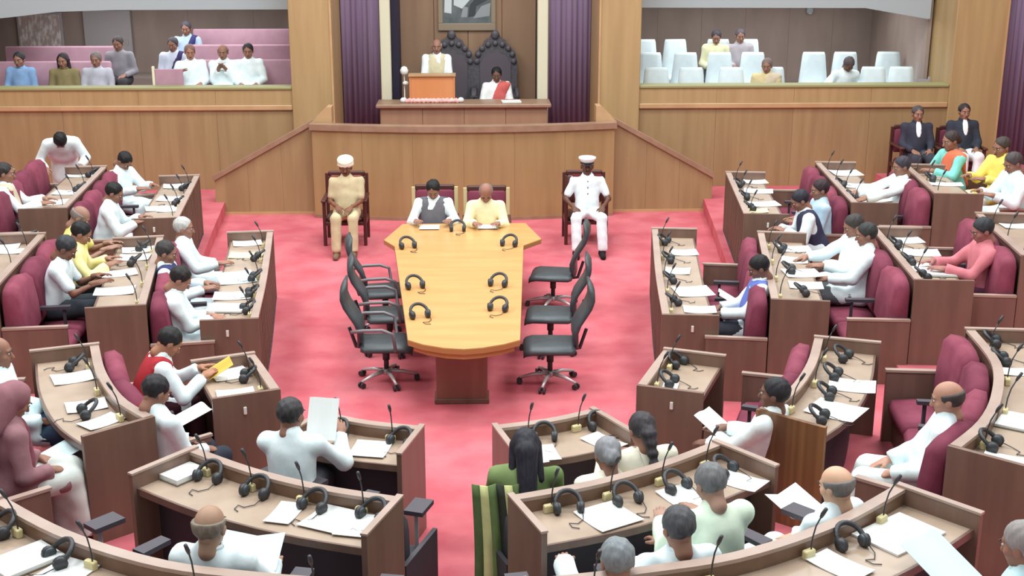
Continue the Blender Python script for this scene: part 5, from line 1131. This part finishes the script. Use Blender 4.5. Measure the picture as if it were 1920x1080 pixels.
 {'label': 'woman in teal sleeves and orange drape at the right far outer desk', 'fit': {'top': 'sari', 'col': (120, 206, 196), 'drape': (224, 106, 72), 'legs': (150, 210, 200), 'hair': 'bun', 'haircol': (52, 40, 40)}, 'lean': 10, 'pitch': 10, 'hands': ((0.13, 0.4, 0.36), (-0.13, 0.4, 0.36)), 'loc': (6.032, 15.051, 0.57), 'rz': 1.8326, 'h': 0.024, 'fold': 0.009},
 {'label': 'woman in yellow at the far right behind the far outer desk', 'fit': {'top': 'kurta', 'col': (238, 212, 92), 'legs': (230, 226, 200), 'hair': 'short', 'haircol': (60, 50, 46)}, 'lean': 6, 'pitch': 14, 'hands': ((0.13, 0.4, 0.36), (-0.13, 0.4, 0.36)), 'loc': (6.43, 14.571, 0.57), 'rz': 1.9199, 'h': 0.02, 'fold': 0.009},
 {'label': 'man in white kurta at the far right edge near the woman in yellow', 'fit': {'top': 'kurta', 'col': (220, 234, 238), 'legs': (220, 234, 238), 'hair': 'short', 'haircol': (66, 58, 60)}, 'lean': 10, 'pitch': 22, 'hands': ((0.13, 0.4, 0.36), (-0.13, 0.4, 0.36)), 'loc': (6.224, 13.628, 0.57), 'rz': 1.7453, 'h': 0.02, 'fold': 0.009},
 {'label': 'man in dark suit sitting against the wall beside the far right pilaster, left one', 'fit': {'top': 'suit', 'col': (58, 58, 72), 'legs': (62, 62, 74), 'hair': 'short', 'haircol': (70, 62, 62)}, 'lean': -2, 'pitch': 8, 'hands': ((0.12, 0.27, 0.2), (-0.12, 0.27, 0.2)), 'seat': 0.386, 'loc': (6.702, 18.389, 0.38), 'rz': 3.1416, 'h': 0.024, 'fold': 0.009},
 {'label': 'man in dark suit with white trousers sitting in front of the far right pilaster', 'fit': {'top': 'suit', 'col': (54, 58, 70), 'legs': (226, 230, 232), 'hair': 'short', 'haircol': (40, 34, 38)}, 'lean': -2, 'pitch': 6, 'hands': ((0.12, 0.27, 0.2), (-0.12, 0.27, 0.2)), 'seat': 0.43, 'loc': (7.352, 18.286, 0.38), 'rz': 3.1416, 'h': 0.024, 'fold': 0.009},
 {'label': 'man in pink shirt writing at the right straight third-row desk', 'fit': {'top': 'long', 'col': (206, 112, 122), 'legs': (84, 40, 66), 'hair': 'short', 'haircol': (40, 42, 46)}, 'lean': 4, 'pitch': 22, 'hands': ((0.14, 0.44, 0.36), (-0.14, 0.42, 0.36)), 'skin': (150, 100, 92), 'loc': (4.939, 11.286, 0.38), 'rz': 1.5359, 'h': 0.02, 'fold': 0.009},
 {'label': 'dark haired man in white kurta at the right curved inner desk', 'fit': {'top': 'kurta', 'col': (230, 240, 240), 'legs': (220, 234, 238), 'hair': 'short', 'haircol': (34, 32, 36)}, 'lean': -12, 'pitch': 12, 'yaw': 10, 'hands': ((0.12, 0.3, 0.3), (-0.12, 0.32, 0.26)), 'h': 0.017, 'skin': (120, 84, 70), 'loc': (2.149, 8.244, 0), 'rz': 0.9599, 'fold': 0.009},
 {'label': 'bald man in white reclining at the right curved second-row desk', 'fit': {'top': 'kurta', 'col': (220, 234, 238), 'legs': (226, 236, 234), 'hair': 'bald', 'haircol': (60, 54, 54), 'dhoti': 0, 'shoes': (110, 60, 60)}, 'lean': -10, 'pitch': 22, 'hands': ((0.02, 0.26, 0.2), (-0.14, 0.22, 0.18)), 'ext': 0.12, 'h': 0.016, 'skin': (176, 130, 110), 'loc': (3.141, 7.594, 0.19), 'rz': 1.1868, 'fold': 0.009},
 {'label': 'woman in green sari with long black hair behind the right front inner desk', 'fit': {'top': 'blouse', 'col': (104, 128, 74), 'drape': (118, 138, 84), 'legs': (110, 132, 80), 'hair': 'long', 'haircol': (34, 32, 42)}, 'lean': 6, 'pitch': 18, 'hands': ((0.13, 0.4, 0.36), (-0.13, 0.4, 0.36)), 'h': 0.016, 'skin': (150, 104, 84), 'girth': 0.95, 'loc': (0.462, 7.233, 0), 'rz': 0.0349, 'fold': 0.009},
 {'label': 'woman in cream with a dark plait behind the right front inner desk', 'fit': {'top': 'sari', 'col': (232, 226, 204), 'drape': (236, 230, 206), 'legs': (232, 226, 204), 'hair': 'braid', 'haircol': (52, 48, 52)}, 'lean': 8, 'pitch': 14, 'hands': ((0.13, 0.4, 0.36), (-0.13, 0.4, 0.36)), 'h': 0.016, 'girth': 0.95, 'loc': (1.252, 7.476, 0), 'rz': 0.3142, 'fold': 0.009},
 {'label': 'grey haired woman in cream low behind the front desk rim on the right', 'fit': {'top': 'sari', 'col': (230, 224, 204), 'drape': (226, 222, 204), 'legs': (226, 222, 204), 'hair': 'bun', 'haircol': (128, 128, 132)}, 'lean': 24, 'pitch': 10, 'hands': ((0.12, 0.27, 0.2), (-0.12, 0.27, 0.2)), 'h': 0.016, 'seat': 0.33, 'loc': (1.031, 7.187, 0), 'rz': 0.1745, 'fold': 0.009},
 {'label': 'grey haired man in pale green shirt seen from behind at the right front second-row desk', 'fit': {'top': 'kurta', 'col': (212, 230, 206), 'legs': (220, 234, 238), 'hair': 'short', 'haircol': (104, 104, 106)}, 'lean': 10, 'pitch': 24, 'hands': ((0.12, 0.4, 0.36), (-0.14, 0.4, 0.36)), 'girth': 1.18, 'h': 0.015, 'skin': (160, 124, 108), 'loc': (1.485, 6.241, 0.19), 'rz': 0.3491, 'fold': 0.009},
 {'label': 'man in white with dark grey hair left of the man in pale green', 'fit': {'top': 'kurta', 'col': (220, 234, 238), 'legs': (220, 234, 238), 'hair': 'short', 'haircol': (70, 70, 74)}, 'lean': -8, 'pitch': 26, 'hands': ((0.13, 0.4, 0.36), (-0.13, 0.4, 0.36)), 'h': 0.015, 'seat': 0.35, 'loc': (1.186, 5.973, 0.19), 'rz': 0.2793, 'fold': 0.009},
 {'label': 'grey haired man mostly hidden by the nearest desk rim on the right', 'fit': {'top': 'kurta', 'col': (220, 234, 238), 'legs': (220, 234, 238), 'hair': 'short', 'haircol': (122, 128, 132)}, 'lean': -28, 'pitch': 40, 'hands': ((0.13, 0.4, 0.36), (-0.13, 0.4, 0.36)), 'h': 0.016, 'loc': (0.804, 5.803, 0.19), 'rz': 0.1745, 'fold': 0.009},
 {'label': 'bald man in white at the right end of the long front desk', 'fit': {'top': 'kurta', 'col': (220, 234, 238), 'legs': (220, 234, 238), 'hair': 'bald', 'haircol': (110, 104, 102)}, 'lean': -10, 'pitch': 22, 'hands': ((0.12, 0.27, 0.2), (-0.12, 0.27, 0.2)), 'h': 0.015, 'skin': (206, 162, 134), 'girth': 1.1, 'seat': 0.36, 'loc': (2.109, 6.434, 0.19), 'rz': 0.6632, 'fold': 0.009},
 {'label': 'grey haired man in pale teal cut by the right edge beside the dark desk end', 'fit': {'top': 'kurta', 'col': (190, 224, 230), 'legs': (220, 234, 238), 'hair': 'short', 'haircol': (136, 130, 128)}, 'lean': 4, 'pitch': 14, 'hands': ((0.12, 0.27, 0.2), (-0.12, 0.27, 0.2)), 'h': 0.016, 'loc': (2.73, 5.194, 0.38), 'rz': 0.6981, 'fold': 0.009},
 {'label': 'person at the bottom edge holding a pale paper beside the nearest desk on the right', 'fit': {'top': 'kurta', 'col': (220, 234, 238), 'legs': (220, 234, 238), 'hair': 'short', 'haircol': (70, 66, 66)}, 'lean': 0, 'pitch': 14, 'hands': ((0.14, 0.34, 0.26), (-0.14, 0.34, 0.26)), 'h': 0.02, 'loc': (2.164, 4.573, 0.38), 'rz': 0.6109, 'fold': 0.009},
 {'label': 'man in blue shirt at the left end of the left gallery front row', 'fit': {'top': 'long', 'col': (120, 156, 202), 'legs': (44, 46, 54), 'hair': 'short', 'haircol': (40, 38, 42)}, 'hands': ((0.12, 0.27, 0.2), (-0.12, 0.27, 0.2)), 'seat': 0.37, 'loc': (-6.971, 20.349, 1.03), 'rz': 3.0543, 'h': 0.024, 'fold': 0.009},
 {'label': 'woman with long black hair in olive in the left gallery', 'fit': {'top': 'kurta', 'col': (128, 116, 76), 'legs': (120, 110, 80), 'hair': 'long', 'haircol': (44, 34, 38)}, 'hands': ((0.12, 0.27, 0.2), (-0.12, 0.27, 0.2)), 'seat': 0.351, 'loc': (-6.294, 20.35, 1.03), 'rz': 3.1067, 'h': 0.024, 'fold': 0.009},
 {'label': 'man in grey and white shirt beside the woman in olive in the left gallery', 'fit': {'top': 'long', 'col': (176, 176, 190), 'legs': (44, 46, 54), 'hair': 'short', 'haircol': (110, 100, 98)}, 'hands': ((0.12, 0.27, 0.2), (-0.12, 0.27, 0.2)), 'seat': 0.366, 'loc': (-5.779, 20.35, 1.03), 'rz': 3.1416, 'h': 0.024, 'fold': 0.009},
 {'label': 'man in grey in the second row beside the left gallery aisle', 'fit': {'top': 'long', 'col': (146, 142, 152), 'legs': (70, 66, 72), 'hair': 'short', 'haircol': (60, 52, 54)}, 'hands': ((0.12, 0.27, 0.2), (-0.12, 0.27, 0.2)), 'lean': 8, 'seat': 0.36, 'loc': (-5.632, 21.187, 1.21), 'rz': 3.1067, 'h': 0.024, 'fold': 0.009},
 {'label': 'man in pale shirt and purple scarf in the second row of the left gallery', 'fit': {'top': 'long', 'col': (206, 216, 236), 'legs': (44, 46, 54), 'hair': 'short', 'haircol': (66, 58, 66), 'drape': (70, 60, 110)}, 'hands': ((0.12, 0.27, 0.2), (-0.12, 0.27, 0.2)), 'drapew': 0.05, 'seat': 0.336, 'loc': (-4.744, 21.149, 1.21), 'rz': 3.0718, 'h': 0.024, 'fold': 0.009},
 {'label': 'man in pale blue with purple scarf alone in the rear row of the left gallery', 'fit': {'top': 'long', 'col': (176, 200, 226), 'legs': (44, 46, 54), 'hair': 'short', 'haircol': (60, 56, 66), 'drape': (62, 60, 120)}, 'hands': ((0.12, 0.27, 0.2), (-0.12, 0.27, 0.2)), 'drapew': 0.05, 'seat': 0.354, 'loc': (-4.689, 21.949, 1.38), 'rz': 3.1416, 'h': 0.024, 'fold': 0.009},
 {'label': 'man in white raising a hand in the left gallery front row', 'fit': {'top': 'kurta', 'col': (220, 234, 238), 'legs': (220, 234, 238), 'hair': 'short', 'haircol': (120, 90, 80)}, 'hands': ((0.16, 0.22, 0.42), (-0.12, 0.26, 0.22)), 'skin': (160, 112, 92), 'seat': 0.477, 'loc': (-4.316, 20.348, 1.03), 'rz': -2.8798, 'h': 0.024, 'fold': 0.009},
 {'label': 'man in white holding both hands to his chin in the left gallery', 'fit': {'top': 'kurta', 'col': (220, 234, 238), 'legs': (220, 234, 238), 'hair': 'bald', 'haircol': (90, 70, 70)}, 'hands': ((0.05, 0.2, 0.46), (-0.05, 0.2, 0.46)), 'seat': 0.476, 'loc': (-3.786, 20.349, 1.03), 'rz': 3.1416, 'h': 0.024, 'fold': 0.009},
 {'label': 'man in white with hands down beside the pilaster in the left gallery', 'fit': {'top': 'kurta', 'col': (220, 234, 238), 'legs': (220, 234, 238), 'hair': 'short', 'haircol': (44, 36, 40)}, 'hands': ((0.12, 0.27, 0.2), (-0.12, 0.27, 0.2)), 'seat': 0.491, 'loc': (-3.395, 20.35, 1.03), 'rz': -3.0718, 'h': 0.024, 'fold': 0.009},
 {'label': 'man in pale yellow shirt in the rear row of the right gallery', 'fit': {'top': 'long', 'col': (216, 214, 172), 'legs': (60, 60, 66), 'hair': 'short', 'haircol': (52, 46, 54)}, 'hands': ((0.12, 0.27, 0.2), (-0.12, 0.27, 0.2)), 'pitch': 20, 'seat': 0.374, 'loc': (4.33, 21.909, 1.2), 'rz': 3.002, 'h': 0.024, 'fold': 0.009},
 {'label': 'man in grey shirt in the rear row of the right gallery', 'fit': {'top': 'long', 'col': (168, 160, 168), 'legs': (80, 66, 70), 'hair': 'short', 'haircol': (74, 66, 74)}, 'hands': ((0.12, 0.27, 0.2), (-0.12, 0.27, 0.2)), 'seat': 0.388, 'loc': (4.734, 21.899, 1.2), 'rz': 3.1416, 'h': 0.024, 'fold': 0.009},
 {'label': 'woman in tan drape in the front row of the right gallery', 'fit': {'top': 'sari', 'col': (206, 186, 136), 'drape': (196, 176, 150), 'legs': (200, 180, 140), 'hair': 'bun', 'haircol': (110, 92, 88)}, 'hands': ((0.12, 0.27, 0.2), (-0.12, 0.27, 0.2)), 'seat': 0.356, 'loc': (4.845, 20.197, 0.92), 'rz': 2.7925, 'h': 0.024, 'fold': 0.009},
 {'label': 'man in white bending his head in the right gallery front row', 'fit': {'top': 'kurta', 'col': (220, 234, 238), 'legs': (220, 234, 238), 'hair': 'short', 'haircol': (74, 64, 66)}, 'lean': 24, 'pitch': 34, 'hands': ((0.24, 0.3, 0.3), (-0.24, 0.3, 0.3)), 'skin': (110, 76, 64), 'seat': 0.433, 'loc': (6.106, 20.454, 0.92), 'rz': -2.9671, 'h': 0.024, 'fold': 0.009}]
# ---------------------------------------------------------------- things on the desks
def make_paper(label, loc, rz, w_, h_, th, mt, cover=None, group=None):
    """loose sheets (slightly curled) or a thin stack with a cover below"""
    m = MB(); n = 6; secs = []
    for i in range(n+1):
        y = -h_/2+h_*i/n; dz = .010*((i-3)/3)**2 if th < .012 else 0
        secs.append([(-w_/2, y, dz), (w_/2, y, dz), (w_/2, y, dz+th), (-w_/2, y, dz+th)])
    m.sweep(secs)
    o = m.build('paper' if th < .012 else 'booklet', mt); o.location = loc; o.rotation_euler = (0, 0, rz); tag(o, label, 'paper' if th < .012 else 'book', group)
    if cover is not None:
        c = MB(); c.box(-w_/2-.006, w_/2+.006, -h_/2-.006, h_/2+.006, -.006, .001); c.build('cover', cover, o)
    return o
def make_headset():
    t = thing('headset', 'h', 'headphones', (0, 0, 0), 0)
    tl = Matrix.Rotation(R(-52), 4, 'X')
    def tr(m): m.v = [tuple(tl @ Vector(v)+Vector((0, 0, .022))) for v in m.v]; return m
    m = MB(); m.tube([(.078*math.cos(a), 0, .05+.088*math.sin(a)) for a in np.linspace(-.15, math.pi+.15, 15)], .0145, 7); tr(m).build('headband', M['black'], t, True)
    for sx in (-1, 1):
        m = MB(); m.tube([(sx*.062, 0, .022), (sx*.090, 0, .018)], [.040, .036], 12); tr(m).build('ear_cup', M['black'], t, True)
        m = MB(); m.tube([(sx*.050, 0, .022), (sx*.064, 0, .022)], [.030, .036], 12); tr(m).build('ear_pad', M['blackl'], t, True)
    m = MB(); m.tube([(.078, -.02, .02), (.07, -.08, .006), (.03, -.13, .005), (-.02, -.12, .005), (-.01, -.17, .005), (.03, -.19, .005)], .003, 5); m.build('cord', M['black'], t, True)
    return t
def make_mic():
    t = thing('gooseneck_microphone', 'm', 'microphone', (0, 0, 0), 0)
    m = MB(); m.box(-.036, .036, -.018, .018, 0, .05, .006); m.build('base_box', M['micbase'], t)
    pts = [(.015, 0, .05), (.015, -.005, .12), (.017, -.02, .19), (.020, -.045, .25)]
    m = MB(); m.tube(pts, .0045, 6); m.build('gooseneck', M['black'], t, True)
    m = MB(); m.tube([(.020, -.045, .25), (.0205, -.055, .272), (.022, -.075, .31)], [.008, .0115, .010], 8); m.build('capsule', M['black'], t, True)
    return t
hs0 = mic0 = None
for lab, x, y, z, rz, grp in MICS:
    if mic0 is None: mic0 = make_mic(); mic0.location = (x, y, z); mic0.rotation_euler = (0, 0, rz); mic0['label'] = lab
    else: dup(mic0, (x, y, z), rz, lab)
for lab, x, y, z, rz in HEADSETS:
    if hs0 is None: hs0 = make_headset(); hs0.location = (x, y, z); hs0.rotation_euler = (0, 0, rz); hs0['label'] = lab
    else:
        q = dup(hs0, (x, y, z), rz, lab)
        if 'table' in lab: q.scale = (1.05, 1.05, 1.05)
PM = {'w': M['paper'], 'b': M['paperb'], 'c': M['papery'], 'y': M['yellow']}
for lab, x, y, z, rz, w_, h_, th, k in PAPERS:
    make_paper(lab, (x, y, z), rz, w_, h_, th, PM[k], M['book'] if th > .012 else None)
def held(label, loc, rot, w_, h_, mt, fold=False):
    m = MB(); secs = []
    for i in range(9):
        x = -w_/2+w_*i/8; dz = (abs(i-4)/4)*.05 if fold else .012*math.sin(i*.8)
        secs.append([(x, -h_/2, dz), (x, h_/2, dz), (x, h_/2, dz+.003), (x, -h_/2, dz+.003)])
    m.sweep(secs); o = m.build('paper', mt); o.location = loc; o.rotation_euler = [R(a) for a in rot]; return tag(o, label, 'paper')
for a in HELD: held(*a[:5], PM[a[5]], a[6])
# ---------------------------------------------------------------- the people
for p in PEOPLE:
    person(p)
    if 'dark suit' in p['label']:
        q = p['loc']; armchair('dark armchair under the suited man '+('in dark trousers' if 'left one' in p['label'] else 'in white trousers')+' by the far right wall', (q[0], q[1]+.02, q[2]), R(180), M['maroond'], None, .86)

for o_ in C.objects:
    if o_.get('label', '').startswith('woman in green sari'): gw = o_
cols = [(84, 106, 62), (196, 198, 130), (104, 128, 74), (58, 62, 52), (196, 198, 130), (92, 112, 66)]
hs = None
for j in range(6):
    A = []; B = []; secs = []
    for i in range(13):
        f_ = i/12; z_ = .93-.86*f_; sw = .05*math.sin(f_*3); row = []
        for q in (j, j+1):
            xx = .02+.05*q+.012*q*f_; yy = -.02+.022*math.sin(q*2.2+1)+.05*f_
            row.append((.10+xx+sw*.3, 7.12-.20*f_+yy, z_))
        secs.append([row[0], row[1], (row[1][0], row[1][1]+.012, z_), (row[0][0], row[0][1]+.012, z_)])
    m = MB(); m.sweep(secs); m.v = [(a-gw.location[0], b-gw.location[1], c) for a, b, c in m.v]
    rot = -gw.rotation_euler[2]; m.v = [(a*math.cos(rot)-b*math.sin(rot), a*math.sin(rot)+b*math.cos(rot), c) for a, b, c in m.v]
    hs_ = m.build('hanging_sari' if hs is None else 'stripe', cloth(cols[j]), hs or gw, True)
    if hs is None: hs = hs_
